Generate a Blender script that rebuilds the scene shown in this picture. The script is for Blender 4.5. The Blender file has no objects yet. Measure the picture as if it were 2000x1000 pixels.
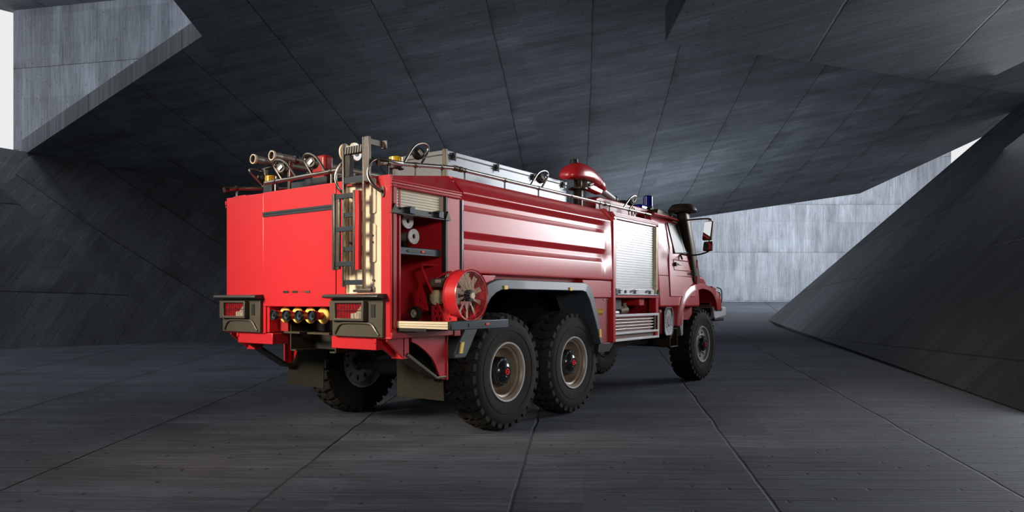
import bpy, bmesh, math, random
from mathutils import Vector, Matrix
random.seed(7)
C = bpy.context.scene
col = C.collection
PI = math.pi
# ------------------------------------------------------------------ camera, sky, lamps and added fill lights, exposure
CX, CY, CH, TH = -6.353, -5.720, 1.435, 0.6147
cs, sn = math.cos(TH), math.sin(TH)
def H(r, d, z):
    """hall frame: r metres to the right, d metres down the hall, z up -> world"""
    return Vector((CX + d*cs + r*sn, CY + d*sn - r*cs, z))
cd = bpy.data.cameras.new('camera'); cam = bpy.data.objects.new('camera', cd); col.objects.link(cam)
cam.location = (CX, CY, CH); cam.rotation_euler = (PI/2, 0, TH - PI/2)
cd.sensor_width = 36; cd.lens = 36*1380/2000; cd.shift_y = 87/2000; cd.clip_end = 400
C.camera = cam
W = bpy.data.worlds.new('world'); C.world = W; W.use_nodes = True
bg = W.node_tree.nodes['Background']; bg.inputs[0].default_value = (0.98, 0.99, 1.0, 1); bg.inputs[1].default_value = 0.86
vs = C.view_settings
vs.view_transform = 'Standard'; vs.look = 'None'; vs.gamma = 1; vs.use_curve_mapping = False; vs.exposure = 0.0
def area(name, loc, target, sx, sy, power, color, spread=180):
    l = bpy.data.lights.new(name, 'AREA'); l.shape = 'RECTANGLE'; l.size = sx; l.size_y = sy
    l.energy = power; l.color = color; l.spread = math.radians(spread)
    o = bpy.data.objects.new(name, l); col.objects.link(o); o.location = loc
    o.rotation_euler = (Vector(target)-Vector(loc)).to_track_quat('-Z', 'Y').to_euler()
    return o
area('rear_lamp', (-10.5, 2.6, 5.4), (-1.9, 0.0, 1.85), 3.2, 3.2, 66, (1.0, 0.83, 0.62), 25)
area('side_reflection_fill', (24.0, -10.5, 7.2), (3.8, -1.2, 2.0), 11.0, 7.0, 860, (0.93, 0.96, 1.0), 80)  # added unseen light for the pale reflections along the truck side
area('fill_lamp', H(4.0, -5.0, 3.6), (0.5, -1.2, 2.1), 1.5, 1.5, 19, (1.0, 0.92, 0.86), 32)  # added fill behind the viewer, brightens the truck side and open locker
area('far_wall_fill', H(26, 52, 15), H(24, 70, 7), 16, 6, 2600, (0.93, 0.96, 1.0), 150)  # added unseen light to brighten the far wall
area('outer_wall_fill', H(-15, 21, 13.5), H(-15, 33, 9), 8.0, 2.0, 420, (0.88, 0.93, 1.0), 150)  # added out of view to brighten the outer wall
area('ceiling_fill_rear', H(-1, -8, .4), H(-1, 8, 11), 8.0, 2.0, 130, (0.88, 0.94, 1.0), 50)  # added near the floor behind the viewer to brighten the ceiling
area('ceiling_fill_front', H(.4, 25, .15), H(1, 27, 8), 4.0, 2.0, 260, (0.88, 0.94, 1.0), 170)  # added light hidden behind the truck, aimed up at the ceiling
area('ceiling_fill_far', H(5.3, 36, .2), H(15, 35, 9), 3.0, 2.0, 900, (0.88, 0.94, 1.0), 150)  # added light hidden behind the truck, brightens the ceiling's far right

# ------------------------------------------------------------------ materials
def nodes(name):
    m = bpy.data.materials.new(name); m.use_nodes = True
    return m, m.node_tree.nodes, m.node_tree.links, m.node_tree.nodes['Principled BSDF']
def mat(name, color, rough=0.5, metal=0.0, coat=0.0, var=0.06, nscale=9.0, bump=0.0, trans=0.0, alpha=1.0, emit=0.0, coat_rough=0.06, spec=0.5):
    m, N, L, b = nodes(name)
    tc = N.new('ShaderNodeTexCoord'); no = N.new('ShaderNodeTexNoise'); no.inputs['Scale'].default_value = nscale; no.inputs['Detail'].default_value = 5
    L.new(tc.outputs['Object'], no.inputs['Vector'])
    mr = N.new('ShaderNodeMapRange'); mr.inputs[1].default_value = .3; mr.inputs[2].default_value = .7
    mr.inputs[3].default_value = 1-var; mr.inputs[4].default_value = 1+var
    L.new(no.outputs['Fac'], mr.inputs[0])
    mx = N.new('ShaderNodeVectorMath'); mx.operation = 'SCALE'; mx.inputs[0].default_value = color[:3]
    L.new(mr.outputs[0], mx.inputs['Scale']); L.new(mx.outputs[0], b.inputs['Base Color'])
    b.inputs['Roughness'].default_value = rough; b.inputs['Metallic'].default_value = metal
    b.inputs['Coat Weight'].default_value = coat; b.inputs['Coat Roughness'].default_value = coat_rough
    b.inputs['Transmission Weight'].default_value = trans; b.inputs['Alpha'].default_value = alpha
    b.inputs['Specular IOR Level'].default_value = spec
    if emit: b.inputs['Emission Color'].default_value = (*color[:3], 1); b.inputs['Emission Strength'].default_value = emit
    if bump:
        bp = N.new('ShaderNodeBump'); bp.inputs['Strength'].default_value = bump; bp.inputs['Distance'].default_value = .004
        L.new(no.outputs['Fac'], bp.inputs['Height']); L.new(bp.outputs[0], b.inputs['Normal'])
    return m
def concrete(name, base, bw=0.22, grain=34.0, joint_w=0.010, tone=0.30, rough=0.75, strip_t=.22):
    """board-marked concrete. UV.x runs along the boards with a pour joint at every integer, UV.y metres across the boards"""
    m, N, L, b = nodes(name)
    def math_(op, a, c=None, v=None):
        n = N.new('ShaderNodeMath'); n.operation = op
        L.new(a, n.inputs[0]) if not isinstance(a, (int, float)) else n.inputs[0].__setattr__('default_value', a)
        if c is not None:
            if isinstance(c, (int, float)): n.inputs[1].default_value = c
            else: L.new(c, n.inputs[1])
        return n.outputs[0]
    uv = N.new('ShaderNodeUVMap'); sp = N.new('ShaderNodeSeparateXYZ'); L.new(uv.outputs[0], sp.inputs[0])
    U, V = sp.outputs[0], sp.outputs[1]
    def comb(x, y, z=0.0):
        n = N.new('ShaderNodeCombineXYZ')
        for i, q in enumerate((x, y, z)):
            if isinstance(q, (int, float)): n.inputs[i].default_value = q
            else: L.new(q, n.inputs[i])
        return n.outputs[0]
    def noise(vec, scale, detail=5, rough_=.6):
        n = N.new('ShaderNodeTexNoise'); n.inputs['Scale'].default_value = scale; n.inputs['Detail'].default_value = detail; n.inputs['Roughness'].default_value = rough_
        L.new(vec, n.inputs['Vector']); return n.outputs['Fac']
    def rng(x, a, c, lo, hi):
        n = N.new('ShaderNodeMapRange'); n.inputs[1].default_value = a; n.inputs[2].default_value = c; n.inputs[3].default_value = lo; n.inputs[4].default_value = hi
        L.new(x, n.inputs[0]); return n.outputs[0]
    wob = rng(noise(comb(math_('MULTIPLY', U, .4), math_('MULTIPLY', V, 1.3)), 1.0, 3), .3, .7, -.004, .004)
    Uw = math_('ADD', U, wob)
    bi = math_('FLOOR', math_('DIVIDE', V, bw)); pi_ = math_('FLOOR', Uw)
    wn = N.new('ShaderNodeTexWhiteNoise'); wn.noise_dimensions = '2D'; L.new(comb(pi_, bi), wn.inputs['Vector'])
    wn2 = N.new('ShaderNodeTexWhiteNoise'); wn2.noise_dimensions = '2D'
    L.new(comb(math_('FLOOR', math_('MULTIPLY', math_('ADD', Uw, .37), 1.0)), math_('FLOOR', math_('DIVIDE', V, bw*7.3))), wn2.inputs['Vector'])
    streak = noise(comb(math_('MULTIPLY', U, 2.2), math_('MULTIPLY', V, grain), math_('MULTIPLY', wn.outputs[0], 9.0)), 1.0, 7, .72)
    blot = noise(comb(math_('MULTIPLY', U, 1.1), math_('MULTIPLY', V, .9)), 1.0, 6, .65)
    fine = noise(comb(math_('MULTIPLY', U, 60.0), math_('MULTIPLY', V, 60.0)), 1.0, 3, .6)
    fine2 = noise(comb(math_('MULTIPLY', U, 5.5), math_('MULTIPLY', V, grain*3.6), math_('MULTIPLY', wn.outputs[0], 5.0)), 1.0, 6, .75)
    # a strip of short boards beside every pour joint
    strip = rng(math_('FRACT', math_('ADD', Uw, 1.0)), .262, .266, 1, 0)
    wn3 = N.new('ShaderNodeTexWhiteNoise'); wn3.noise_dimensions = '2D'
    L.new(comb(math_('ADD', pi_, 31.0), math_('FLOOR', math_('DIVIDE', V, bw*2.1))), wn3.inputs['Vector'])
    wn4 = N.new('ShaderNodeTexWhiteNoise'); wn4.noise_dimensions = '2D'
    L.new(comb(math_('ADD', pi_, 77.0), math_('FLOOR', math_('DIVIDE', V, bw*11.0))), wn4.inputs['Vector'])
    striptone = math_('MULTIPLY', math_('MULTIPLY', strip, rng(wn4.outputs[0], .45, .55, 0, 1)), rng(wn3.outputs[0], 0, 1, -strip_t, strip_t))
    # pale scuffs
    sv = N.new('ShaderNodeTexVoronoi'); sv.voronoi_dimensions = '2D'; sv.inputs['Scale'].default_value = 1.0
    L.new(comb(math_('MULTIPLY', U, 21.0), math_('MULTIPLY', V, 6.0)), sv.inputs['Vector'])
    scuff = math_('MULTIPLY', rng(sv.outputs['Distance'], .03, .10, 1, 0), rng(noise(comb(math_('MULTIPLY', U, 3.0), math_('MULTIPLY', V, 1.2)), 1.0, 2), .5, .62, 0, 1))
    # joint
    fr = math_('ABSOLUTE', math_('SUBTRACT', math_('FRACT', math_('ADD', Uw, .5)), .5))
    joint = rng(fr, joint_w*.35, joint_w, 0, 1)
    stain = math_('MULTIPLY', rng(math_('FRACT', Uw), 0, .12, 1, 0), rng(noise(comb(pi_, math_('MULTIPLY', V, .5)), 1.0, 2), .45, .62, 0, 1))
    # board seams
    fb = math_('ABSOLUTE', math_('SUBTRACT', math_('FRACT', math_('ADD', math_('DIVIDE', V, bw), .5)), .5))
    seam = rng(fb, .0, .05, 0, 1)
    # form-tie pits and pale specks
    vo = N.new('ShaderNodeTexVoronoi'); vo.voronoi_dimensions = '2D'; vo.inputs['Scale'].default_value = 1.0
    L.new(comb(math_('MULTIPLY', U, 5.0), math_('MULTIPLY', V, 1.6)), vo.inputs['Vector'])
    pit = rng(vo.outputs['Distance'], .030, .050, 0, 1)
    t = rng(streak, .28, .72, 1-tone, 1+tone)
    t = math_('MULTIPLY', t, rng(wn.outputs[0], 0, 1, .90, 1.10))
    t = math_('MULTIPLY', t, rng(fine2, .28, .72, 1-tone*.8, 1+tone*.8))
    t = math_('MULTIPLY', t, math_('ADD', striptone, 1.0))
    t = math_('ADD', t, math_('MULTIPLY', scuff, .35))
    t = math_('MULTIPLY', t, rng(wn2.outputs[0], 0, 1, .90, 1.10))
    t = math_('MULTIPLY', t, rng(blot, .3, .7, .72, 1.28))
    t = math_('MULTIPLY', t, rng(fine, .3, .75, .9, 1.12))
    t = math_('MULTIPLY', t, rng(joint, 0, 1, .50, 1))
    t = math_('MULTIPLY', t, rng(seam, 0, 1, .80, 1))
    t = math_('MULTIPLY', t, rng(pit, 0, 1, .5, 1))
    t = math_('MULTIPLY', t, rng(stain, 0, 1, 1, .62))
    mx = N.new('ShaderNodeVectorMath'); mx.operation = 'SCALE'; mx.inputs[0].default_value = base
    L.new(t, mx.inputs['Scale']); L.new(mx.outputs[0], b.inputs['Base Color'])
    b.inputs['Roughness'].default_value = rough; b.inputs['Specular IOR Level'].default_value = .35
    h = math_('ADD', math_('ADD', math_('MULTIPLY', streak, .25), math_('MULTIPLY', fine2, .18)), math_('MULTIPLY', joint, 1.2))
    h = math_('ADD', h, math_('MULTIPLY', seam, .25)); h = math_('ADD', h, math_('MULTIPLY', pit, .5))
    h = math_('ADD', h, math_('MULTIPLY', wn.outputs[0], .12))
    bp = N.new('ShaderNodeBump'); bp.inputs['Strength'].default_value = .8; bp.inputs['Distance'].default_value = .02
    L.new(h, bp.inputs['Height']); L.new(bp.outputs[0], b.inputs['Normal'])
    return m
MT = dict(
    red=mat('red_paint', (.58, .018, .028), .34, 0, .45, .03, 2.0, coat_rough=.20),
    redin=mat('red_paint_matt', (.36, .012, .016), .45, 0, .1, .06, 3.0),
    cream=mat('warm_tinted_panel', (.80, .71, .54), .42, 0, .2, .03, 4),  # cream tint stands in for warm light on pale metal
    anth=mat('anthracite_metal', (.035, .034, .029), .38, .3, .2, .08, 6),
    housing=mat('lamp_housing_grey', (.075, .068, .052), .45, .2, .1, .06, 6),
    black=mat('black_plastic', (.008, .008, .009), .5, 0, 0, .1, 8),
    dark=mat('dark_underbody', (.018, .017, .014), .6, 0, 0, .2, 7),
    olive=mat('olive_steel', (.10, .085, .06), .42, .6, 0, .12, 8),
    rubber=mat('tyre_rubber', (.021, .019, .016), .85, 0, 0, .25, 12, bump=.2, spec=.3),
    flap=mat('rubber_flap', (.022, .021, .016), .8, 0, 0, .15, 30, bump=.3, spec=.15),
    fender=mat('grey_fender_plastic', (.052, .068, .084), .5, 0, .1, .05, 6),
    steel=mat('brushed_steel', (.24, .22, .20), .30, 1, 0, .08, 20),
    rail=mat('polished_tube', (.46, .42, .38), .28, 1, 0, .05, 14),
    rimgrey=mat('rim_silver', (.46, .44, .42), .45, .15, 0, .06, 14),
    rimbrown=mat('rim_barrel', (.30, .24, .18), .45, .15, 0, .15, 8),
    hub=mat('hub_black', (.02, .022, .026), .25, .4, .4, .1, 8),
    alu=mat('aluminium_sheet', (.30, .32, .345), .45, .7, 0, .05, 5),
    boxalu=mat('storage_box_aluminium', (.19, .205, .225), .30, .3, 0, .05, 5),
    slat=mat('aluminium_slats', (.60, .60, .62), .36, .35, .1, .04, 5),
    tanslat=mat('beige_slats', (.58, .50, .38), .42, .2, 0, .05, 9),
    lslate=mat('slate_blue_steel', (.045, .060, .075), .35, .5, 0, .08, 9),
    yellow=mat('yellow_enamel', (1.0, .68, .16), .35, 0, .3, .05, 9),
    amber=mat('amber_glass', (.85, .55, .03), .15, 0, .5, .1, 14, trans=.35),
    blue=mat('blue_glass', (.008, .006, .42), .15, 0, .6, .1, 14, trans=.25),
    redglass=mat('red_lamp_glass', (.26, .008, .015), .18, 0, .5, .3, 40),
    clear=mat('clear_lamp_glass', (.52, .46, .38), .12, .2, .5, .4, 40),
    redbtn=mat('red_button', (.9, .02, .03), .4, 0, .2, .04, 9),
    white=mat('white_enamel', (.88, .88, .90), .35, 0, .3, .05, 9),
    window=mat('tinted_window', (.020, .024, .021), .30, 0, 0, .1, 3, spec=.15),
    mirror=mat('mirror_glass', (.80, .82, .85), .03, 1, 0, .02, 3),
    brown=mat('bronze_pipe', (.060, .036, .024), .40, .4, .1, .12, 7),
    core=mat('radiator_core', (.14, .085, .075), .5, .5, 0, .5, 90, bump=.6),
    engine=mat('engine_grey', (.22, .20, .16), .45, .3, 0, .2, 14),
    brass=mat('polished_brass', (.92, .86, .50), .25, .25, 0, .2, 18),
    blade=mat('fan_blade_tan', (.85, .72, .50), .4, .1, 0, .05, 9),
    c_floor=concrete('board_concrete_floor', (.082, .094, .120), .30, 26, tone=.55, rough=.75),
    c_ceil=concrete('board_concrete_ceiling', (.13, .147, .172), .30, 26, tone=.40),
    c_wall=concrete('board_concrete_wall', (.072, .081, .092), .24, 30, tone=.44),
    c_daylit=concrete('board_concrete_daylit', (.31, .34, .39), .55, 12, joint_w=.005, tone=.34, strip_t=.13),  # same hall concrete, made lighter in place of outdoor daylight
)
# ------------------------------------------------------------------ mesh helpers
class M:
    def __init__(s): s.b = bmesh.new()
    def face(s, pts):
        try: return s.b.faces.new([s.b.verts.new(p) for p in pts])
        except ValueError: return None
    def hexa(s, p):      # p: 4 lower (ccw) + 4 upper
        v = [s.b.verts.new(q) for q in p]
        for f in ((3,2,1,0),(4,5,6,7),(0,1,5,4),(1,2,6,5),(2,3,7,6),(3,0,4,7)): s.b.faces.new([v[i] for i in f])
        return s
    def box(s, x0, x1, y0, y1, z0, z1):
        x0, x1 = sorted((x0, x1)); y0, y1 = sorted((y0, y1)); z0, z1 = sorted((z0, z1))
        return s.hexa([(x0,y0,z0),(x1,y0,z0),(x1,y1,z0),(x0,y1,z0),(x0,y0,z1),(x1,y0,z1),(x1,y1,z1),(x0,y1,z1)])
    def prism(s, poly, axis, lo, hi):
        """poly: 2d points; axis 'x': (y,z), 'y': (x,z), 'z': (x,y)"""
        def P(a, c, h): return {'x': (h, a, c), 'y': (a, h, c), 'z': (a, c, h)}[axis]
        A = [s.b.verts.new(P(a, c, lo)) for a, c in poly]; B = [s.b.verts.new(P(a, c, hi)) for a, c in poly]
        n = len(poly); s.b.faces.new(A); s.b.faces.new(B[::-1])
        for i in range(n): s.b.faces.new((A[i], B[i], B[(i+1) % n], A[(i+1) % n]))
        return s
    def plate(s, outer, holes, axis, lo, hi):
        def P(a, c, h): return {'x': (h, a, c), 'y': (a, h, c), 'z': (a, c, h)}[axis]
        t = bmesh.new(); E = []
        for loop in [outer]+holes:
            vs_ = [t.verts.new(P(a, c, lo)) for a, c in loop]
            E += [t.edges.new((vs_[i], vs_[(i+1) % len(vs_)])) for i in range(len(vs_))]
        bmesh.ops.triangle_fill(t, use_beauty=True, edges=E)
        r = bmesh.ops.extrude_face_region(t, geom=t.faces[:])
        d = Vector(P(0, 0, hi))-Vector(P(0, 0, lo))
        bmesh.ops.translate(t, verts=[g for g in r['geom'] if isinstance(g, bmesh.types.BMVert)], vec=d)
        me = bpy.data.meshes.new('tmp'); t.to_mesh(me); t.free(); s.b.from_mesh(me); bpy.data.meshes.remove(me)
        return s
    def lathe(s, prof, o, ax, n=32, arc=1.0, closed=False):
        """prof: (radius, height along ax)"""
        ax = Vector(ax).normalized(); o = Vector(o)
        u = ax.orthogonal().normalized(); w = ax.cross(u)
        rings = []; full = arc >= 1.0; m = n if full else n+1
        for r, h in prof:
            if r < 1e-6: rings.append([s.b.verts.new(o+ax*h)]); continue
            rings.append([s.b.verts.new(o+ax*h+(u*math.cos(2*PI*arc*i/n)+w*math.sin(2*PI*arc*i/n))*r) for i in range(m)])
        pairs = list(zip(rings, rings[1:]))
        if closed: pairs.append((rings[-1], rings[0]))
        for A, B in pairs:
            for i in range(n if full else n):
                j = (i+1) % m
                if len(A) == 1 and len(B) == 1: continue
                if len(A) == 1: s.b.faces.new((A[0], B[i], B[j]))
                elif len(B) == 1: s.b.faces.new((A[i], B[0], A[j]))
                else: s.b.faces.new((A[i], B[i], B[j], A[j]))
        return s
    def cyl(s, p0, p1, r0, r1=None, n=20):
        p0, p1 = Vector(p0), Vector(p1); r1 = r0 if r1 is None else r1; L = (p1-p0).length
        return s.lathe([(0, 0), (r0, 0), (r1, L), (0, L)], p0, p1-p0, n)
    def tube(s, path, r, n=10, closed=False):
        P = [Vector(p) for p in path]; k = len(P); rings = []
        ref = None
        for i in range(k):
            a = P[(i-1) % k] if (i > 0 or closed) else P[0]; c = P[(i+1) % k] if (i < k-1 or closed) else P[-1]
            t = (c-a).normalized()
            if ref is None: ref = t.orthogonal().normalized()
            ref = (ref-t*ref.dot(t)).normalized(); w = t.cross(ref)
            rings.append([s.b.verts.new(P[i]+(ref*math.cos(2*PI*q/n)+w*math.sin(2*PI*q/n))*r) for q in range(n)])
        for i in range(k if closed else k-1):
            A, B = rings[i], rings[(i+1) % k]
            for q in range(n): s.b.faces.new((A[q], B[q], B[(q+1) % n], A[(q+1) % n]))
        if not closed: s.b.faces.new(rings[0][::-1]); s.b.faces.new(rings[-1])
        return s
    def build(s, name, m, parent=None, bevel=0.0, angle=35, smooth=True, seg=2):
        bmesh.ops.recalc_face_normals(s.b, faces=s.b.faces[:])
        me = bpy.data.meshes.new(name); s.b.to_mesh(me); s.b.free()
        me.materials.append(MT[m] if isinstance(m, str) else m)
        if smooth:
            me.shade_smooth(); me.set_sharp_from_angle(angle=math.radians(angle))
        o = bpy.data.objects.new(name, me); col.objects.link(o); o.parent = parent
        if bevel:
            q = o.modifiers.new('bevel', 'BEVEL'); q.width = bevel; q.segments = seg; q.limit_method = 'ANGLE'; q.angle_limit = math.radians(min(40, angle+8)); q.harden_normals = False
        return o
def B(*a): return M().box(*a)
def arc(cx, cz, r, a0, a1, n): return [(cx+r*math.cos(math.radians(a0+(a1-a0)*i/n)), cz+r*math.sin(math.radians(a0+(a1-a0)*i/n))) for i in range(n+1)]
def smoothpath(pts, it=2):
    P = [Vector(p) for p in pts]
    for _ in range(it):
        Q = [P[0]]
        for a, b_ in zip(P, P[1:]): Q += [a*.75+b_*.25, a*.25+b_*.75]
        Q.append(P[-1]); P = Q
    return P
def thing(name, label, cat, loc=(0, 0, 0), rz=0, group=None):
    o = bpy.data.objects.new(name, None); col.objects.link(o); o.location = loc; o.rotation_euler = (0, 0, rz)
    o.empty_display_size = .2; o['label'] = label; o['category'] = cat
    if group: o['group'] = group
    return o
def tag(o, label, cat, group=None):
    o['label'] = label; o['category'] = cat
    if group: o['group'] = group
    return o
def dup(o, parent=None, loc=None, rot=None):
    c = o.copy(); col.objects.link(c)
    if parent is not None: c.parent = parent
    if loc is not None: c.location = loc
    if rot is not None: c.rotation_euler = rot
    for ch in [q for q in bpy.data.objects if q.parent == o]: dup(ch, c)
    return c
# ------------------------------------------------------------------ the concrete hall
def surf(name, m, polys, uvf, thick=None):
    """polys of world points; uvf(point)->(u,v); thick: vector to extrude away from the visible side"""
    b = bmesh.new(); uvl = b.loops.layers.uv.new('UVMap')
    for P in polys:
        v = [b.verts.new(p) for p in P]; b.faces.new(v)
        if thick is not None:
            w = [b.verts.new(p+thick) for p in P]; b.faces.new(w[::-1])
            for i in range(len(P)): j = (i+1) % len(P); b.faces.new((v[j], v[i], w[i], w[j]))
    for f in b.faces:
        for l in f.loops: l[uvl].uv = uvf(l.vert.co)
    me = bpy.data.meshes.new(name); b.to_mesh(me); b.free(); me.materials.append(MT[m])
    o = bpy.data.objects.new(name, me); col.objects.link(o); o['kind'] = 'structure'
    return o
def rd(p):
    x, y = p[0]-CX, p[1]-CY
    return x*sn-y*cs, x*cs+y*sn
def pw(x, tab):
    """piecewise-linear joint index from measured joint positions"""
    if x <= tab[0]: return (x-tab[0])/(tab[1]-tab[0])
    for i in range(len(tab)-1):
        if x <= tab[i+1]: return i+(x-tab[i])/(tab[i+1]-tab[i])
    return len(tab)-1+(x-tab[-1])/(tab[-1]-tab[-2])
# floor: slabs fan slightly outwards from a point behind the viewer
FT = [-.32, -.235, -.153, -.0735, .009, .080, .154, .2275, .300, .372, .445]
def uv_floor(p):
    r, d = rd(p); a = (r+2.0)/(d+20.0)
    return (pw(a, FT), d+.02*r)
def grid(r0, r1, d0, d1, z0, z1, nr, nd):
    out = []
    for i in range(nr):
        for j in range(nd):
            ra, rb = r0+(r1-r0)*i/nr, r0+(r1-r0)*(i+1)/nr; da, db = d0+(d1-d0)*j/nd, d0+(d1-d0)*(j+1)/nd
            za, zb = z0+(z1-z0)*j/nd, z0+(z1-z0)*(j+1)/nd
            out.append([H(ra, da, za), H(rb, da, za), H(rb, db, zb), H(ra, db, zb)])
    return out
fl = surf('floor', 'c_floor', grid(-34, 34, -14, 40, 0, 0, 34, 27), uv_floor)
bb = bmesh.new(); bb.from_mesh(fl.data); bmesh.ops.remove_doubles(bb, verts=bb.verts, dist=.001); bb.to_mesh(fl.data); bb.free()
rp = surf('floor', 'c_floor', grid(-4, 50, 40, 70.3, 0, 1.345, 27, 10), uv_floor); rp.name = 'floor_far'
# main ceiling: one slab sloping down the hall
ZC = 12.85
def ceil(r, d, dz=0): return H(r, d, ZC+.144*r-.1736*d+dz)
JT = [-15.2, -12.9, -11.1, -9.1, -6.7, -4.6, -2.28, .2, 3.35, 6.5, 9.8, 13.0, 16.2, 19.4, 22.6]
def uv_ceil(p):
    r, d = rd(p)
    return (pw((r*1380-d*164)/1389.7, JT), (d*1380+r*164)/1389.7)
cp = [ceil(-8.2, -14), ceil(26, -14), ceil(30, 26), ceil(24.6, 36.75), ceil(22.1, 44.9), ceil(-1.0, 45), ceil(-4, 39.5), ceil(-16.6, 23.9), ceil(-8.19, 18.68)]
surf('ceiling', 'c_ceil', [cp], uv_ceil, Vector((0, 0, .55)))
# second, lower slab at the right
def ceil2(r, d, dz=0): return H(r, d, 11.87+.144*r-.1736*d+dz)
def uv_c2(p): u, v = uv_ceil(p); return (u*.62+.35, v+p[2]*.7)
surf('ceiling_right', 'c_ceil', [[ceil2(4.45, 20.5), ceil2(20.8, 28.8), ceil2(34, 20), ceil2(30, -14), ceil2(6.4, -14)]], uv_c2, Vector((0, 0, 1.02)))
# left wall, folded in two leaning facets
G = H(-11.35, 24.5, 0); A0 = H(-19.3, 16.5, 0); Bf = H(-8.06, 27.3, 0); B2 = H(3.6, 38.4, 0)
Cc = H(-11.8, 29.2, 6.11); C2 = H(-2.0, 41.2, 5.45); Ec = H(-16.15, 23.9, 6.42); E0 = H(-25.5, 13.0, 6.9); Fo = H(-15.6, 21.6, 4.85)
def uv_left(p):
    q = p-G; e = (Bf-A0).normalized(); a = q.dot(e); z = p[2]*1.15
    return ((a*.62+z*.78)/2.5+.18, -a*.78+z*.62)
def uv_left2(p):
    q = p-G; e = (Bf-A0).normalized(); a = q.dot(e); z = p[2]*1.15
    return (z/3.1+.42+a*.01, a-z*.55)
nb = (H(-1, 1, 0)-H(0, 0, 0)).normalized()*.4
surf('wall_left', 'c_wall', [[G, Bf, Cc, Ec], [G, Ec, Fo], [Bf, B2, C2, Cc]], uv_left, nb)
surf('wall_left_fold', 'c_wall', [[A0, G, Fo], [A0, Fo, Ec, E0]], uv_left2, nb).name = 'wall_left_near'
# right wall leaning outwards, with an unseen gap cut so the truck side reflects sky
F0 = H(6.02, 7.0, 0); T0 = H(16.2, 44.7, .2); Q0 = H(23.7, 32.6, 10.6)
def on_right(k, b):
    """point of the leaning wall plane where r = k*d, at height step b"""
    p0 = T0+(Q0-T0)*b; p1 = F0+(Q0-T0)*b; (r0, d0), (r1, d1) = rd(p0), rd(p1)
    a = (k*d0-r0)/((r1-r0)-k*(d1-d0)); return p0+(p1-p0)*a
er = (T0-F0).normalized()
def uv_right(p):
    q = p-F0; a = q.dot(er); z = p[2]
    return (z*1.42/3.35+.72+a*.012, a-z*.12)
nr = (H(1, 0, -.6)-H(0, 0, 0)).normalized()*.5
surf('wall_right', 'c_wall', [[on_right(.7375, 0), T0, T0+(Q0-T0)*1.05, on_right(.7375, 1.05)]], uv_right, nr)
surf('wall_right_near', 'c_wall', [[on_right(1.30, 0), on_right(1.30, 1.3), H(24, -14, 13), H(1.5, -14, 0)]], uv_right, nr)
# the hall closes behind the viewer: unseen walls added to darken the floor
surf('wall_rear', 'c_wall', [[H(-34, -14, 0), H(34, -14, 0), H(34, -14, 20), H(-34, -14, 20)]], lambda p: (p[2]/3.1, rd(p)[0]), H(0, -.5, 0)-H(0, 0, 0))
surf('wall_left_behind', 'c_wall', [[A0, E0, H(-34, -14, 9), H(-28, -14, 0)]], lambda p: (p[2]/3.1, rd(p)[1]), nb)
# wall at the far end, outside the roof, daylight put into its colour
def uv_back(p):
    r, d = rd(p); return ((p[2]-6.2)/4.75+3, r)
surf('wall_back', 'c_daylit', [[H(-2, 70, 1.0), H(43.5, 70, 1.0), H(43.5, 70, 20), H(-2, 70, 20)]], uv_back, H(0, .8, 0)-H(0, 0, 0))
# high wall, daylight put into its colour, and its roof behind the left opening
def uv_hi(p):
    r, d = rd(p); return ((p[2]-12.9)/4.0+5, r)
surf('wall_outer', 'c_daylit', [[H(-24.7, 35, 6), H(-3, 30.4, 6), H(-3, 30.4, 15.8), H(-24.7, 35, 15.8)]], uv_hi, H(0, .8, 0)-H(0, 0, 0))
surf('ceiling_outer', 'c_ceil', [[H(-24.9, 35.3, 15.8), H(-3, 30.5, 15.8), H(-3, 20, 15.8), H(-40, 18.6, 15.8)]], uv_ceil, Vector((0, 0, .6)))
# ------------------------------------------------------------------ the fire truck (x forward, y to its left, rear axle at x = 0)
T = thing('fire_truck', 'red six-wheeled off-road fire truck seen from behind with open rear side locker', 'fire truck')
WX = (0.0, 1.45, 6.05)
# --- wheels
def make_tire():
    m = M(); R = .632
    prof = [(.322, .02), (.34, -.004), (.40, -.020), (.50, -.026), (.565, -.014), (.596, .012), (.612, .055), (.614, .18), (.612, .305), (.596, .348), (.565, .374), (.50, .386), (.40, .380), (.34, .364), (.322, .34)]
    m.lathe(prof, (0, 0, 0), (0, 1, 0), 72)
    m.lathe([(.455, -.0245), (.458, -.029), (.464, -.029), (.467, -.0255)], (0, 0, 0), (0, 1, 0), 72)
    def P(a, r, y): return (r*math.cos(a), y, r*math.sin(a))
    def block(a0, a1, y0, y1, r0, r1, skew=0.0, rs0=None):
        rs0 = r1 if rs0 is None else rs0
        m.hexa([P(a0, r0, y0), P(a1, r0, y0), P(a1+skew, r0, y1), P(a0+skew, r0, y1), P(a0, rs0, y0), P(a1, rs0, y0), P(a1+skew, r1, y1), P(a0+skew, r1, y1)])
    n = 30; st = 2*PI/n
    for i in range(n):
        a = i*st
        # shoulder lugs with a face that wraps down the sidewall
        block(a, a+st*.60, -.010, .085, .565, .652, .05, .622)
        block(a+st*.5, a+st*1.10, .275, .370, .565, .622, .05, .652)
        block(a+st*.10, a+st*.55, .095, .170, .60, .650, .07)
        block(a+st*.62, a+st*1.02, .135, .215, .60, .650, -.05)
        block(a+st*.20, a+st*.66, .195, .268, .60, .650, .06)
        block(a+st*.70, a+st*.90, .060, .125, .60, .646, .02)
    return m
def holes(n, R, rx, ry, k=10):
    out = []
    for i in range(n):
        a = 2*PI*i/n; c, s_ = math.cos(a), math.sin(a); L = []
        for j in range(k):
            t = 2*PI*j/k; x, y = R+rx*math.cos(t), ry*math.sin(t)
            L.append((x*c-y*s_, x*s_+y*c))
        out.append(L)
    return out
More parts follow.
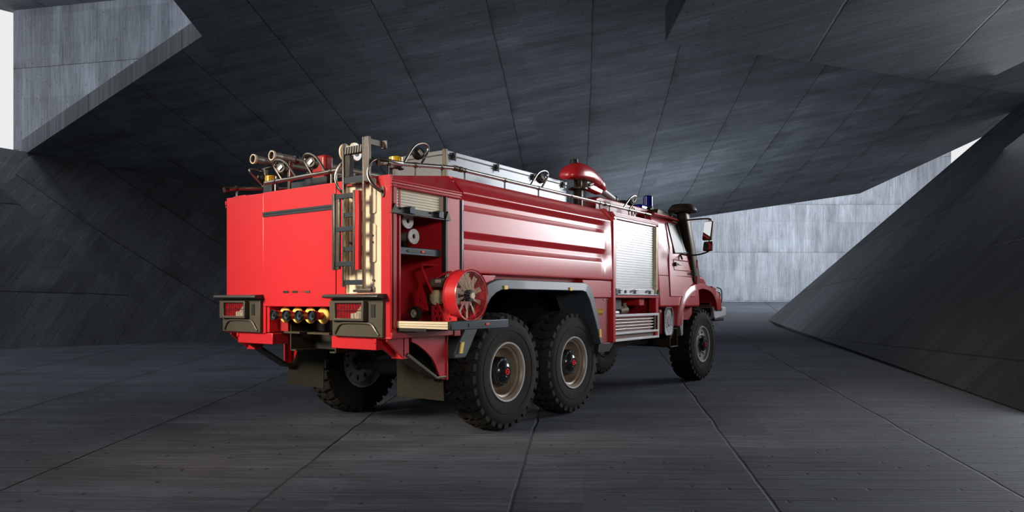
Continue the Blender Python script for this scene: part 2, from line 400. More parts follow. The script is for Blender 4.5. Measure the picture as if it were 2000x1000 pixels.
def circ(r, n=48, cx=0, cy=0): return [(cx+r*math.cos(2*PI*i/n), cy+r*math.sin(2*PI*i/n)) for i in range(n)]
def rear_wheel():
    t = make_tire().build('tire', 'rubber', T, angle=30)
    M().lathe([(.300, .010), (.312, -.014), (.330, -.016), (.334, .010), (.325, .03), (.300, .03)], (0, 0, 0), (0, 1, 0), 64, closed=True).build('rim_flange', 'rimgrey', t)
    r = M().lathe([(.302, .0), (.285, .02), (.283, .045), (.262, .055), (.255, .10), (.250, .19), (.235, .215), (.17, .225), (.05, .225)], (0, 0, 0), (0, 1, 0), 64)
    r.build('rim_barrel', 'rimbrown', t)
    m = M(); m.lathe([(.334, .35), (.330, .376), (.312, .374), (.300, .35), (.285, .335), (.280, .27)], (0, 0, 0), (0, 1, 0), 64)
    m.plate(circ(.283), holes(10, .215, .036, .024)+[circ(.12, 24)], 'y', .262, .275)
    m.build('inner_rim', 'rimgrey', t)
    h = M().lathe([(.16, .225), (.162, .07), (.150, .052), (.146, .046), (.128, .044), (.118, .03), (.085, .006), (.058, -.004), (.052, .004), (0, .004)], (0, 0, 0), (0, 1, 0), 48).build('hub', 'hub', t)
    for i in range(12): a = 2*PI*i/12; M().cyl((.139*math.cos(a), .047, .139*math.sin(a)), (.139*math.cos(a), .036, .139*math.sin(a)), .007, n=8).build('hub_bolt', 'steel', t)
    M().lathe([(.022, .002), (.024, -.010), (.034, -.010), (.036, .002)], (0, 0, 0), (0, 1, 0), 28).cyl((0, .004, 0), (0, -.010, 0), .007, n=12).build('hub_emblem', 'redbtn', t)
    return t
def front_wheel():
    t = make_tire().build('tire', 'rubber', T, angle=30)
    M().lathe([(.295, .02), (.300, -.014), (.322, -.018), (.334, .004), (.325, .03)], (0, 0, 0), (0, 1, 0), 64).build('rim_flange', 'rimgrey', t)
    M().plate(circ(.300), holes(8, .215, .022, .034), 'y', .026, .038).lathe([(.15, .026), (.165, .006), (.182, .026)], (0, 0, 0), (0, 1, 0), 40).build('rim_disc', 'rimgrey', t)
    M().lathe([(.29, .045), (.28, .20), (.02, .22)], (0, 0, 0), (0, 1, 0), 40).lathe([(.33, .36), (.31, .37), (.28, .3), (.02, .29)], (0, 0, 0), (0, 1, 0), 40).build('rim_barrel', 'dark', t)
    for i in range(10): a = 2*PI*i/10; M().cyl((.150*math.cos(a), .03, .150*math.sin(a)), (.150*math.cos(a), -.004, .150*math.sin(a)), .014, .011, n=8).build('wheel_nut', 'steel', t)
    M().lathe([(.125, .026), (.125, -.02), (.105, -.05), (.065, -.062), (.03, -.062), (0, -.062)], (0, 0, 0), (0, 1, 0), 32).build('hub', 'hub', t)
    M().lathe([(.022, -.058), (.024, -.070), (.040, -.070), (.042, -.058)], (0, 0, 0), (0, 1, 0), 24).build('hub_emblem', 'redbtn', t)
    return t
rw = rear_wheel(); rw.location = (0, -1.17, .648)
dup(rw, loc=(1.45, -1.17, .648), rot=(0, .3, 0))
for x, a in ((0, .21), (1.45, .5)): dup(rw, loc=(x, 1.47, .648), rot=(0, a, PI))
fw = front_wheel(); fw.location = (6.05, -1.17, .648); fw.rotation_euler = (0, .2, math.radians(-1.5))
dup(fw, loc=(6.05, 1.17, .648), rot=(0, .1, PI))
# --- underbody
M().prism([(-1.72, .92), (6.7, .92), (6.7, 1.12), (-1.72, 1.12)], 'y', .335, .350).box(-1.72, 6.7, .26, .345, .92, .935).box(-1.72, 6.7, .22, .345, 1.105, 1.12).box(-1.72, -1.0, .335, .35, 1.12, 1.37).build('chassis_rail', 'olive', T)
m = M().prism([(-1.72, .92), (6.7, .92), (6.7, 1.12), (-1.72, 1.12)], 'y', -.350, -.335).box(-1.72, 6.7, -.345, -.26, .92, .935).box(-1.72, 6.7, -.345, -.22, 1.105, 1.12).box(-1.72, -1.0, -.35, -.335, 1.12, 1.37)
m.build('chassis_rail', 'olive', T)
for q_ in ((-1.45, -1.40, -.335, .335, .93, 1.38), (-.9, -.8, -.335, .335, .93, 1.1), (2.3, 2.45, -.335, .335, .93, 1.1), (4.3, 4.45, -.335, .335, .93, 1.1)): B(*q_).build('cross_member', 'dark', T)
for i in range(6):
    for z in (.955, 1.085): M().cyl((-1.60+i*.085, -.352, z), (-1.60+i*.085, -.366, z), .012, n=8).build('rail_bolt', 'redin', T)
for x in (0, 1.45):
    a = M().lathe([(0, -.82), (.13, -.82), (.13, -.66), (.17, -.66), (.17, -.52), (.125, -.50), (.115, -.30), (.15, -.22), (.24, -.08), (.25, 0), (.24, .08), (.15, .22), (.115, .30), (.125, .50), (.15, .62), (.15, .80), (.11, .82), (.11, 1.12), (0, 1.12)], (x, 0, .66), (0, 1, 0), 32)
    a.build('rear_axle', 'housing', T)
M().lathe([(0, -.82), (.13, -.82), (.13, -.55), (.09, -.5), (.09, .5), (.13, .55), (.13, .82), (0, .82)], (6.05, 0, .66), (0, 1, 0), 24).build('front_axle', 'dark', T)
M().cyl((1.45, 0, .7), (5.0, 0, .9), .055, n=14).cyl((0.2, 0, .68), (1.3, 0, .68), .055, n=14).build('drive_shaft', 'dark', T)
for s_ in (-1, 1):
    M().tube(smoothpath([(-.45, s_*.48, .80), (0, s_*.48, .84), (.7, s_*.48, .98), (1.45, s_*.48, .84), (1.9, s_*.48, .80)]), .05, 8).build('leaf_spring', 'dark', T)
M().prism([(2.3, .74), (3.4, .74), (4.2, .86), (4.2, .93), (2.3, .93)], 'y', -.95, .2).cyl((3.4, -.7, .8), (4.6, -.7, .8), .09, n=16).build('exhaust_box', 'brown', T, bevel=.01)
M().prism([(4.6, .8), (4.95, .8), (4.95, .95), (4.6, .95)], 'y', -.9, .6).build('step_beam', 'dark', T)
# mud flaps
for s_ in (-1, 1):
    P = [(s_*1.20, .455), (s_*1.185, .66), (s_*1.14, .70), (s_*1.08, .76), (s_*1.03, .84), (s_*1.00, .95), (s_*.99, 1.15), (s_*.56, 1.15), (s_*.57, .455)]
    M().prism(P, 'x', -1.105, -1.095).build('mud_flap', 'flap', T)
# --- body core
M().box(-.90, 3.96, -1.14, 1.14, 1.62, 2.64).build('body_core', 'redin', T)
M().box(-.88, 2.2, -1.10, 1.10, 1.56, 1.64).box(-.92, -.80, -1.16, 1.16, .95, 1.64).box(2.12, 2.20, -1.14, 1.14, .95, 1.64).build('wheel_well', 'black', T)
# rear block, hollow behind the right side opening
m = M()
m.box(-1.86, -.90, -.50, .50, 1.38, 2.52); m.box(-1.86, -.90, .50, 1.24, 1.11, 2.52)
m.build('rear_body', 'red', T)
m = M()
m.box(-1.72, -1.13, -.56, -.50, 1.15, 2.50)      # back wall
m.box(-1.74, -1.72, -1.22, -.50, 1.15, 2.50)
m.box(-1.74, -1.10, -1.22, -.50, 2.46, 2.50)
m.box(-1.74, -1.10, -1.22, -.50, 1.12, 1.155)
m.build('locker_lining', 'red', T)
B(-1.10, -.90, -1.235, -.5, 1.10, 2.50).build('locker_pillar', 'red', T, bevel=.006)
B(-1.13, -1.10, -1.20, -.50, 1.15, 2.46).build('locker_end_wall', 'red', T)
B(-1.135, -1.10, -1.252, -1.20, 1.18, 2.44).build('door_guide_rail', 'anth', T, bevel=.004)
B(-1.862, -1.842, -1.252, -1.20, 1.18, 2.47).build('door_guide_rail', 'lslate', T, bevel=.003)
# rear face panels
xr = -1.874
B(xr, xr+.02, .582, 1.235, 1.10, 2.545).build('rear_left_panel', 'red', T, bevel=.006)
B(xr-.008, xr+.012, -.533, .577, 1.375, 2.548).build('rear_door', 'red', T, bevel=.006)
rdoor = bpy.data.objects['rear_door']
M().box(xr-.016, xr, -.533, .577, 2.322, 2.342).box(xr-.016, xr, -.533, .577, 2.294, 2.312).box(xr-.010, xr, -.533, .577, 2.311, 2.323).build('grip_strip', 'lslate', rdoor)
for a, b_, k in ((.244, .16, 'black'), (.10, .02, 'anth'), (-.09, -.166, 'housing')):
    B(xr-.014, xr, b_, a, 1.512, 1.532).build('sliding_catch', k, rdoor)
B(xr-.010, xr, -.166, .244, 1.515, 1.529).build('catch_slot', 'redin', rdoor)
M().box(xr, xr+.03, -.655, -.539, 1.50, 2.55).box(xr, xr+.03, -1.24, -1.128, 1.50, 2.552).box(xr, xr+.03, -1.24, -.52, 1.10, 1.50).build('rear_right_panel', 'red', T)
# cream ladder bay
m = M()
m.box(xr+.012, xr+.03, -1.130, -.985, 1.50, 2.545)         # flush strip
m.box(xr+.04, xr+.11, -.985, -.655, 1.50, 2.545)           # back of the niche
m.box(xr+.012, xr+.11, -.660, -.652, 1.50, 2.545); m.box(xr+.012, xr+.11, -.988, -.980, 1.50, 2.545)
m.box(xr+.012, xr+.11, -.985, -.655, 1.495, 1.505)
m.build('ladder_bay', 'cream', T)
bay = bpy.data.objects['ladder_bay']
for z0, z1 in ((2.22, 2.60), (1.78, 2.13)):
    M().prism([(-.98, z0), (-1.045, z0), (-1.060, z0+.015), (-1.060, min(z1, 2.54)-.015), (-1.045, min(z1, 2.54)), (-.98, min(z1, 2.54))], 'x', xr-.002, xr+.014).build('cover_plate', 'cream', bay, bevel=.003)
for z in (2.02, 1.96, 1.62): M().cyl((xr+.012, -1.03, z), (xr-.006, -1.03, z), .010, n=10).build('panel_screw', 'steel', bay)
for z in (2.40, 1.97, 1.60): M().cyl((xr+.045, -.70, z), (xr+.02, -.70, z), .014, n=10).build('panel_screw', 'steel', bay)
M().tube(smoothpath([(xr+.032, -.70, 2.30), (xr+.032, -.77, 2.25), (xr+.032, -.79, 2.19), (xr+.032, -.79, 1.98), (xr+.032, -.80, 1.90), (xr+.032, -.80, 1.72), (xr+.032, -.86, 1.70)], 1), .008, 6).box(xr+.02, xr+.045, -.83, -.76, 1.96, 2.05).build('bay_conduit', 'cream', bay)
M().box(xr-.01, xr+.09, -1.03, -.77, 1.512, 1.535).box(xr-.01, xr+.09, -1.04, -1.01, 1.512, 1.56).build('ladder_foot_tray', 'steel', bay, bevel=.004)
# roof and cants, both sides
for s_, nm in ((-1, 'r'), (1, 'l')):
    y0, y1 = s_*1.245, s_*1.10
    def quadstrip(L): 
        q = M()
        for P in L: q.hexa(P)
        return q
    xq = xr+.006
    a = [(xq, y0, 2.44), (-.905, y0, 2.44), (-.905, s_*1.05, 2.44), (xq, s_*1.05, 2.44), (xq, y0, 2.515), (-.905, y0, 2.515), (-.905, s_*1.05, 2.515), (xq, s_*1.05, 2.515)]
    c = [(xq, y0, 2.515), (-.905, y0, 2.515), (-.905, s_*.9, 2.515), (xq, s_*.9, 2.515), (xq, y1, 2.555), (-.905, y1, 2.690), (-.905, s_*.9, 2.690), (xq, s_*.9, 2.555)]
    q = M().hexa(a).hexa(c)
    q.build('rear_cant_panel', 'red', T, bevel=.004)
    M().tube([(xr, s_*1.250, 2.502), (-.90, s_*1.250, 2.502)], .014, 10).tube([(xr, s_*1.248, 2.452), (-.90, s_*1.248, 2.452)], .010, 10).prism([(s_*1.24, 2.468), (s_*1.262, 2.474), (s_*1.262, 2.488), (s_*1.24, 2.494)], 'x', xr, -.90).build('cant_moulding', 'red', T)
    # ribbed tank side
    prof = [(1.246, 1.715), (1.250, 1.745), (1.250, 1.943), (1.208, 2.006), (1.208, 2.066), (1.250, 2.124), (1.250, 2.337), (1.208, 2.396), (1.208, 2.452), (1.250, 2.505), (1.252, 2.520), (1.246, 2.532), (1.105, 2.680), (1.09, 2.692), (.95, 2.70)]
    xs = [-.865, 1.95, 2.02, 2.09, 2.16, 2.22, 2.38]
    fade = [1, 1, .93, .72, .42, .12, 0]
    q = M(); rows = []
    for x, f_ in zip(xs, fade):
        row = []
        for y, z in prof:
            yy = (y if y > 1.245 or z > 2.53 else 1.25-(1.25-y)*f_)-(.018*(z-1.9) if z < 2.54 else 0)
            row.append(q.b.verts.new((x, s_*yy, z)))
        rows.append(row)
    for A, Bq in zip(rows, rows[1:]):
        for i in range(len(prof)-1): q.b.faces.new((A[i], A[i+1], Bq[i+1], Bq[i]))
    low = [q.b.verts.new((x, s_*1.12, 1.70)) for x in xs]
    for i in range(len(xs)-1): q.b.faces.new((rows[i][0], rows[i+1][0], low[i+1], low[i]))
    q.b.faces.new([q.b.verts.new((-.865, s_*y, z)) for y, z in prof]+[q.b.verts.new((-.865, s_*.95, 1.715))])
    q.build('ribbed_side_panel', 'red', T, bevel=.007, seg=2, angle=14)
    # pillar between tank side and locker
    M().prism([(s_*1.14, .86), (s_*1.262, .86), (s_*1.262, 2.545), (s_*1.12, 2.715), (s_*1.05, 2.715)], 'x', 2.375, 2.452).build('side_pillar', 'red', T, bevel=.008)
    M().prism([(1.78, 1.478), (2.376, 1.478), (2.376, 1.700), (1.55, 1.700), (1.60, 1.62)], 'y', s_*1.15, s_*1.242).build('side_skirt_panel', 'red', T, bevel=.004)
    M().prism([(-.90, 1.10), (-.76, 1.22), (-.42, 1.56), (-.30, 1.700), (-.90, 1.700)], 'y', s_*1.13, s_*1.238).build('side_skirt_panel', 'red', T, bevel=.004)
    M().prism([(2.0, .86), (2.376, .86), (2.376, 1.474), (1.82, 1.474), (1.95, 1.2)], 'y', s_*1.10, s_*1.205).build('lower_skirt_panel', 'redin', T, bevel=.004)
    M().prism([(1.98, .74), (2.3, .74), (2.45, .86), (2.0, .86)], 'y', s_*.6, s_*1.24).build('skirt_bracket', 'anth', T, bevel=.004)
    # wheel arch fender: outer band and its inner skirt
    outer = [(-1.035, .865), (-1.045, .92), (-.86, 1.17), (-.70, 1.40), (-.60, 1.53), (-.48, 1.615), (-.34, 1.655), (-.206, 1.667), (1.584, 1.662), (1.69, 1.625), (1.788, 1.52), (1.93, 1.212), (2.03, .857)]
    inner = [(-.88, .865), (-.83, .92), (-.64, 1.20), (-.53, 1.37), (-.45, 1.46), (-.36, 1.515), (-.27, 1.545), (-.18, 1.556), (1.48, 1.556), (1.56, 1.54), (1.66, 1.44), (1.83, 1.14), (1.96, .857)]
    q = M(); k = len(outer); Y0, Y1, Y2 = s_*1.29, s_*1.275, s_*.80
    vo = [q.b.verts.new((x, Y1, z)) for x, z in outer]; vi = [q.b.verts.new((x, Y0, z)) for x, z in inner]
    vo2 = [q.b.verts.new((x, Y2, z)) for x, z in outer]; vi2 = [q.b.verts.new((x, Y2, z-.0)) for x, z in inner]
    for i in range(k-1):
        q.b.faces.new((vo[i], vo[i+1], vi[i+1], vi[i])); q.b.faces.new((vo[i], vo2[i], vo2[i+1], vo[i+1])); q.b.faces.new((vi[i], vi[i+1], vi2[i+1], vi2[i]))
    for i in (0, k-1): q.b.faces.new((vo[i], vi[i], vi2[i], vo2[i]))
    fd = q.build('wheel_arch_fender', 'fender', T, bevel=.012, seg=3, angle=50)
    for x, z in ((-.197, 1.572), (1.176, 1.574)): B(x-.030, x+.030, s_*1.284, s_*1.302, z-.018, z+.024).build('side_marker_lamp', 'yellow', fd, bevel=.003)
    for x, z, t_ in ((-.955, .965, .5), (1.945, 1.0, -.2)):
        M().hexa([(x-.025, s_*1.284, z-.05), (x+.02, s_*1.284, z-.05), (x+.02, s_*1.30, z-.05), (x-.025, s_*1.30, z-.05), (x-.025+t_*.06, s_*1.284, z+.06), (x+.02+t_*.06, s_*1.284, z+.06), (x+.02+t_*.06, s_*1.30, z+.06), (x-.025+t_*.06, s_*1.30, z+.06)]).build('side_marker_lamp', 'yellow', fd)
    M().cyl((1.97, s_*1.17, 1.29), (2.03, s_*1.27, 1.285), .036, .040, n=20).cyl((2.03, s_*1.27, 1.285), (2.035, s_*1.278, 1.285), .048, .048, n=20).build('amber_reflector', 'yellow', T)
# roof
M().prism([(xr+.01, 2.54), (-.905, 2.685), (-.905, 2.5), (xr+.01, 2.5)], 'y', -.95, .95).box(-.905, 3.96, -1.0, 1.0, 2.60, 2.697).build('roof', 'redin', T)
M().box(-.88, -.86, -1.248, -1.15, 1.72, 2.44).build('panel_edge_trim', 'alu', T)
# --- right shutter locker (and its mirror)
for s_ in (-1, 1):
    if s_ == 1:
        B(2.452, 3.96, 1.0, 1.245, .9, 2.67).build('left_locker', 'red', T, bevel=.01)
        continue
    q = M().box(2.452, 3.96, -1.235, -1.12, 2.575, 2.61).box(3.86, 3.96, -1.235, -1.12, .87, 2.6).box(2.452, 3.96, -1.245, -1.12, 1.475, 1.51)
    for k in range(4): q.box(2.452, 3.955, -1.252+k*.012, -1.05, 2.605+k*.017, 2.617+k*.017)
    q.box(2.452, 3.955, -1.20, -1.0, 2.60, 2.672)
    q.build('locker_frame', 'red', T, bevel=.003)
    # curtain with rolled slats
    q = M(); zs = []; n = 27; z0, z1 = 1.60, 2.572; st = (z1-z0)/n; prof = []
    for i in range(n):
        z = z0+i*st; prof += [(-1.198, z+.002), (-1.206, z+.007), (-1.206, z+st-.007), (-1.198, z+st-.002)]
    rows = [[q.b.verts.new((x, y, z)) for y, z in prof] for x in (2.50, 3.86)]
    for i in range(len(prof)-1): q.b.faces.new((rows[0][i], rows[0][i+1], rows[1][i+1], rows[1][i]))
    sh = q.build('roller_shutter', 'slat', T, angle=20)
    B(2.455, 2.50, -1.246, -1.19, 1.51, 2.575).build('guide_rail', 'alu', sh, bevel=.003)
    B(3.855, 3.885, -1.246, -1.19, 1.51, 2.575).build('guide_rail', 'brass', sh, bevel=.003)
    B(2.50, 3.86, -1.222, -1.19, 1.515, 1.605).build('bottom_bar', 'slat', sh, bevel=.006)
    M().box(2.47, 3.89, -1.262, -1.20, 1.515, 1.532).build('lift_bar', 'alu', sh, bevel=.003)
    for x in (2.60, 3.10, 3.62):
        M().tube(smoothpath([(x-.09, -1.225, 1.555), (x-.07, -1.258, 1.59), (x+.07, -1.258, 1.59), (x+.09, -1.225, 1.59)], 1), .010, 8).box(x+.02, x+.09, -1.25, -1.22, 1.53, 1.60).build('latch_handle', 'alu', sh)
    M().cyl((2.83, -1.222, 1.562), (2.83, -1.235, 1.562), .022, n=14).build('shutter_lock', 'black', sh)
    for x in (2.475, 3.90): M().prism([(x-.035, 1.515), (x+.035, 1.515), (x, 1.60)], 'y', -1.262, -1.20).build('rubber_stop', 'anth', sh)
    # open bay and radiator grille below
    M().box(2.452, 3.96, -.62, -.60, .87, 1.5).box(2.452, 3.96, -1.20, -.6, 1.47, 1.48).box(3.95, 3.97, -1.22, -.6, .87, 1.5).box(2.452, 3.96, -1.22, -.60, 1.19, 1.20).build('lower_bay', 'redin', T)
    M().cyl((2.5, -1.0, 1.255), (3.0, -1.0, 1.255), .045, n=16).build('bay_pipe', 'alu', T)
    M().cyl((3.05, -1.0, 1.28), (3.20, -1.05, 1.30), .07, .06, n=12).cyl((3.14, -1.05, 1.30), (3.14, -1.05, 1.40), .03, n=10).cyl((3.06, -1.03, 1.33), (3.22, -1.03, 1.35), .022, n=10).build('bay_valve', 'engine', T)
    B(3.45, 3.62, -1.15, -.8, 1.36, 1.47).build('bay_junction_box', 'red', T, bevel=.008)
    B(2.46, 2.95, -1.10, -.7, 1.30, 1.47).build('bay_tank', 'black', T, bevel=.01)
    q = M().box(2.455, 3.955, -1.250, -1.19, 1.205, 1.242).box(2.455, 3.955, -1.250, -1.19, .958, .990).box(2.455, 3.955, -1.250, -1.19, .862, .895)
    q.box(2.455, 2.475, -1.249, -1.19, .862, 1.242).box(3.915, 3.955, -1.249, -1.19, .862, 1.242)
    q.build('grille_frame', 'white', T, bevel=.004)
    gf = bpy.data.objects['grille_frame']
    B(2.47, 3.92, -1.205, -1.15, .88, 1.22).build('radiator_core', 'core', gf)
    for z in (1.03, 1.075, 1.12, 1.165): M().tube([(2.475, -1.225, z), (3.80, -1.225, z)], .0035, 8).build('grille_bar', 'steel', gf)
    B(3.80, 3.90, -1.235, -1.19, .99, 1.21).build('grille_end_plate', 'brown', gf)
# bolts on the skirts
for x, z in ((2.31, 1.545), (2.20, 1.445), (2.30, 1.447), (2.28, 1.12)): M().lathe([(0, 0), (.013, 0), (.010, .008), (0, .010)], (x, -1.24 if z > 1.5 else -1.205, z), (0, -1, 0), 12).build('skirt_bolt', 'steel', T)
# --- rear locker shutter, shelf and slide-out tray
q = M(); prof = []
for i in range(7):
    z = 2.275+i*.0255; prof += [(-1.212, z+.001), (-1.216, z+.004), (-1.216, z+.0215), (-1.212, z+.0245)]
rows = [[q.b.verts.new((x, y, z)) for y, z in prof] for x in (-1.84, -1.135)]
for i in range(len(prof)-1): q.b.faces.new((rows[0][i], rows[0][i+1], rows[1][i+1], rows[1][i]))
sh2 = q.build('roller_shutter', 'tanslat', T, angle=20)
M().box(-1.84, -1.10, -1.232, -1.195, 2.215, 2.277).box(-1.84, -1.09, -1.262, -1.20, 2.208, 2.222).build('bottom_bar', 'anth', sh2, bevel=.004)
B(-1.165, -1.138, -1.226, -1.20, 2.21, 2.45).build('guide_rail', 'tanslat', sh2, bevel=.003)
for x in (-1.62, -1.22):
    M().tube(smoothpath([(x-.12, -1.235, 2.262), (x-.08, -1.262, 2.275), (x-.01, -1.265, 2.285)], 1), .009, 8).box(x-.03, x+.04, -1.268, -1.225, 2.225, 2.29).build('latch_handle', 'lslate', sh2, bevel=.004)
for x in (-1.835, -1.115): M().prism([(x-.04, 2.212), (x+.04, 2.212), (x, 2.30)], 'y', -1.268, -1.21).build('rubber_stop', 'anth', sh2)
shf = B(-1.72, -1.14, -1.16, -.62, 1.875, 1.895).build('locker_shelf', 'lslate', T)
B(-1.735, -1.145, -1.20, -1.14, 1.855, 1.925).build('shelf_front', 'lslate', shf, bevel=.006)
M().prism([(-1.60, 1.880), (-1.28, 1.878), (-1.265, 1.89), (-1.28, 1.903), (-1.60, 1.905), (-1.62, 1.892)], 'y', -1.206, -1.19).build('shelf_grip', 'black', shf)
B(-1.43, -1.395, -1.212, -1.20, 1.882, 1.902).build('shelf_latch', 'redbtn', shf, bevel=.002)
B(-1.33, -1.315, -.60, -.565, 1.9, 2.45).build('locker_divider', 'anth', T)
# slide tray carrying the fan
tr = B(-1.775, -1.03, -1.86, -.62, 1.205, 1.238).build('slide_tray', 'alu', T, bevel=.004)
M().prism([(-1.87, 1.19), (-1.87, 1.254), (-.63, 1.250), (-.63, 1.195)], 'x', -1.80, -1.775).box(-1.808, -1.797, -1.865, -.63, 1.214, 1.219).box(-1.808, -1.797, -1.865, -.63, 1.233, 1.239).build('tray_side_rail', 'cream', tr)
M().prism([(-1.87, 1.19), (-1.87, 1.254), (-.63, 1.250), (-.63, 1.195)], 'x', -1.03, -1.005).build('tray_side_rail', 'cream', tr)
B(-1.812, -.985, -1.892, -1.862, 1.183, 1.262).build('tray_front', 'lslate', tr, bevel=.006)
B(-1.816, -1.775, -1.888, -1.855, 1.190, 1.258).build('tray_corner', 'anth', tr, bevel=.004)
M().prism([(-1.58, 1.208), (-1.19, 1.206), (-1.15, 1.215), (-1.14, 1.226), (-1.15, 1.238), (-1.36, 1.242), (-1.45, 1.232), (-1.58, 1.236)], 'y', -1.897, -1.885).build('tray_grip', 'black', tr)
B(-1.345, -1.295, -1.903, -1.893, 1.215, 1.236).build('tray_latch', 'redbtn', tr, bevel=.002)
M().box(-1.80, -1.01, -1.25, -.63, 1.160, 1.185).box(-1.80, -1.765, -1.6, -.7, 1.165, 1.193).box(-1.04, -1.005, -1.6, -.7, 1.165, 1.193).build('tray_runner', 'black', tr)
M().box(-1.872, -.97, -1.262, -1.15, 1.095, 1.150).build('locker_sill', 'red', T, bevel=.006)
B(-1.80, -1.0, -1.256, -1.2, 1.150, 1.162).build('sill_strip', 'anth', T)
B(-1.03, -.93, -1.27, -1.2, 1.085, 1.155).build('sill_end_block', 'red', T, bevel=.006)
# rear underside brackets
for s_ in (-1, 1):
    ys = s_*1.19
    curve = arc(-1.60, .68, .42, 62, 4, 10)
    P = [(-1.05, 1.095), (-1.05, .665), (-1.12, .665), (-1.13, .70)]+[(x*1.0, z) for x, z in curve[::-1]]+[(-1.56, 1.095)]
    if s_ == 1: Pn = [(-1.17, 1.095), (-1.17, .665), (-1.0, .665), (-.98, .76), (-.85, .86), (-.80, .95), (-.80, 1.095)]
    P = [(-1.05, 1.095), (-1.05, .665), (-1.12, .665), (-1.16, .71), (-1.185, .76), (-1.215, .82), (-1.27, .89), (-1.36, .96), (-1.46, 1.02), (-1.54, 1.05), (-1.55, 1.095)]
    if s_ == 1: P = Pn
    br = M().prism(P, 'y', ys-s_*.02, ys).box(-1.06, -1.04, ys-s_*.10, ys+s_*.012, .655, 1.095).build('departure_bracket', 'red', T, bevel=.003)
    M().prism([(-1.63, .93), (-1.20, .672), (-1.05, .676), (-1.05, .700), (-1.19, .700), (-1.60, .955)], 'y', ys-s_*.14, ys+s_*.01).prism([(-1.62, .95), (-1.195, .695), (-1.06, .70), (-1.06, .712), (-1.19, .712), (-1.60, .968)], 'y', ys-s_*.10, ys-s_*.04).build('skid_bar', 'olive', br, bevel=.006)
    M().prism([(-1.87, 1.10), (-1.87, 1.05), (-1.66, .915), (-1.56, .915), (-1.56, 1.10)], 'y', ys-s_*.16, ys-s_*.13).box(-1.66, -1.58, ys-s_*.15, ys, .90, 1.10).prism([(-1.86, 1.10), (-1.86, 1.07), (-1.66, .91), (-1.64, .93), (-1.64, 1.10)], 'y', ys-s_*.02, ys).build('bracket_foot', 'red', br, bevel=.004)
    M().cyl((-1.80, ys-s_*.135, 1.035), (-1.80, ys-s_*.168, 1.035), .022, n=14).build('bracket_bolt', 'red', br)
    a, b_ = sorted((s_*.45, s_*1.05)); B(-1.86, -1.60, a, b_, .985, 1.10).build('tail_beam', 'red', T, bevel=.006)
B(-1.745, -1.73, .352, .579, 1.12, 1.375).build('recess_panel', 'redin', T)
B(-1.874, -1.75, .545, .582, 1.10, 1.375).build('recess_panel', 'red', T)
M().box(-1.80, -1.70, -.345, -.02, 1.103, 1.122).box(-1.80, -1.70, .10, .345, 1.103, 1.122).build('rail_shelf', 'olive', T)
M().box(-1.50, -1.46, -.5, .5, 1.12, 1.40).build('pump_bulkhead', 'black', T)
M().tube(smoothpath([(-1.70, -.36, 1.30), (-1.84, -.42, 1.33), (-1.86, -.50, 1.29), (-1.70, -.46, 1.25)]), .012, 8).build('hose_loop', 'anth', T)
# four water outlets
for i, y in enumerate((.322, .127, -.070, -.262)):
    o = M().cyl((-1.93, y, 1.290), (-1.50, y, 1.290), .032, n=20).lathe([(.046, 0), (.046, .05), (.034, .06)], (-1.93, y, 1.29), (1, 0, 0), 24).build('water_outlet', 'red' if i < 9 else 'red', T)
    M().lathe([(0, -.012), (.014, -.012), (.020, .006), (.038, .004), (.046, -.014), (.050, -.014), (.050, .02), (.046, .03)], (-1.94, y, 1.29), (1, 0, 0), 28).build('outlet_cap', 'lslate', o)
    M().lathe([(.034, -.016), (.076, -.012), (.084, 0), (.076, .012), (.034, .016)], (-1.80, y, 1.29), (1, 0, 0), 32).build('outlet_handwheel', 'yellow', o)
    M().cyl((-1.92, y, 1.262), (-1.6, y, 1.262), .012, n=8).build('outlet_stem', 'black', o)
# --- tail lamp housings
for y0 in (0.0, 1.772):      # shift of the right hand housing
    def Y(v): return v+y0
    hz = M().prism([(Y(-.515), 1.105), (Y(-1.177), 1.105), (Y(-1.177), 1.455), (Y(-.515), 1.455)], 'x', -1.905, -1.86).build('tail_lamp_housing', 'housing', T, bevel=.004)
    M().prism([(-1.99, 1.470), (-1.975, 1.492), (-1.87, 1.497), (-1.87, 1.448), (-1.93, 1.452), (-1.985, 1.460)], 'y', Y(-.46), Y(-1.20)).build('lamp_visor', 'anth', hz, bevel=.006)
    M().plate([(Y(-.53), 1.250), (Y(-.985), 1.250), (Y(-.985), 1.432), (Y(-.53), 1.432)], [[(Y(-.605), 1.272), (Y(-.955), 1.272), (Y(-.955), 1.412), (Y(-.605), 1.412)]], 'x', -1.955, -1.90).build('lamp_bezel', 'housing', hz, bevel=.004)
    B(-1.93, -1.905, Y(-.955), Y(-.605), 1.272, 1.412).build('tail_lens', 'redglass', hz)
    M().prism([(Y(-.80), 1.272), (Y(-.952), 1.272), (Y(-.952), 1.40), (Y(-.91), 1.36), (Y(-.87), 1.325), (Y(-.80), 1.315)], 'x', -1.938, -1.925).build('reversing_lens', 'clear', hz)
    q = M()
    for k in range(9): q.tube([(-1.948, Y(-.625-.038*k), 1.272), (-1.948, Y(-.625-.038*k), 1.412)], .0022, 5)
    q.tube([(-1.948, Y(-.605), 1.345), (-1.948, Y(-.955), 1.345)], .0022, 5)
    q.build('lamp_guard', 'steel', hz)
    B(-1.912, -1.90, Y(-1.085), Y(-1.035), 1.285, 1.40).build('housing_slot', 'black', hz)
    q = M()
    pts = [(-1.908, Y(-.555), 1.125), (-1.912, Y(-.575), 1.160), (-1.912, Y(-.62), 1.215), (-1.912, Y(-.68), 1.232), (-1.912, Y(-1.00), 1.232), (-1.912, Y(-1.06), 1.215), (-1.912, Y(-1.105), 1.160), (-1.908, Y(-1.135), 1.125)]
    q.tube(smoothpath(pts), .012, 8).build('housing_rib', 'housing', hz)
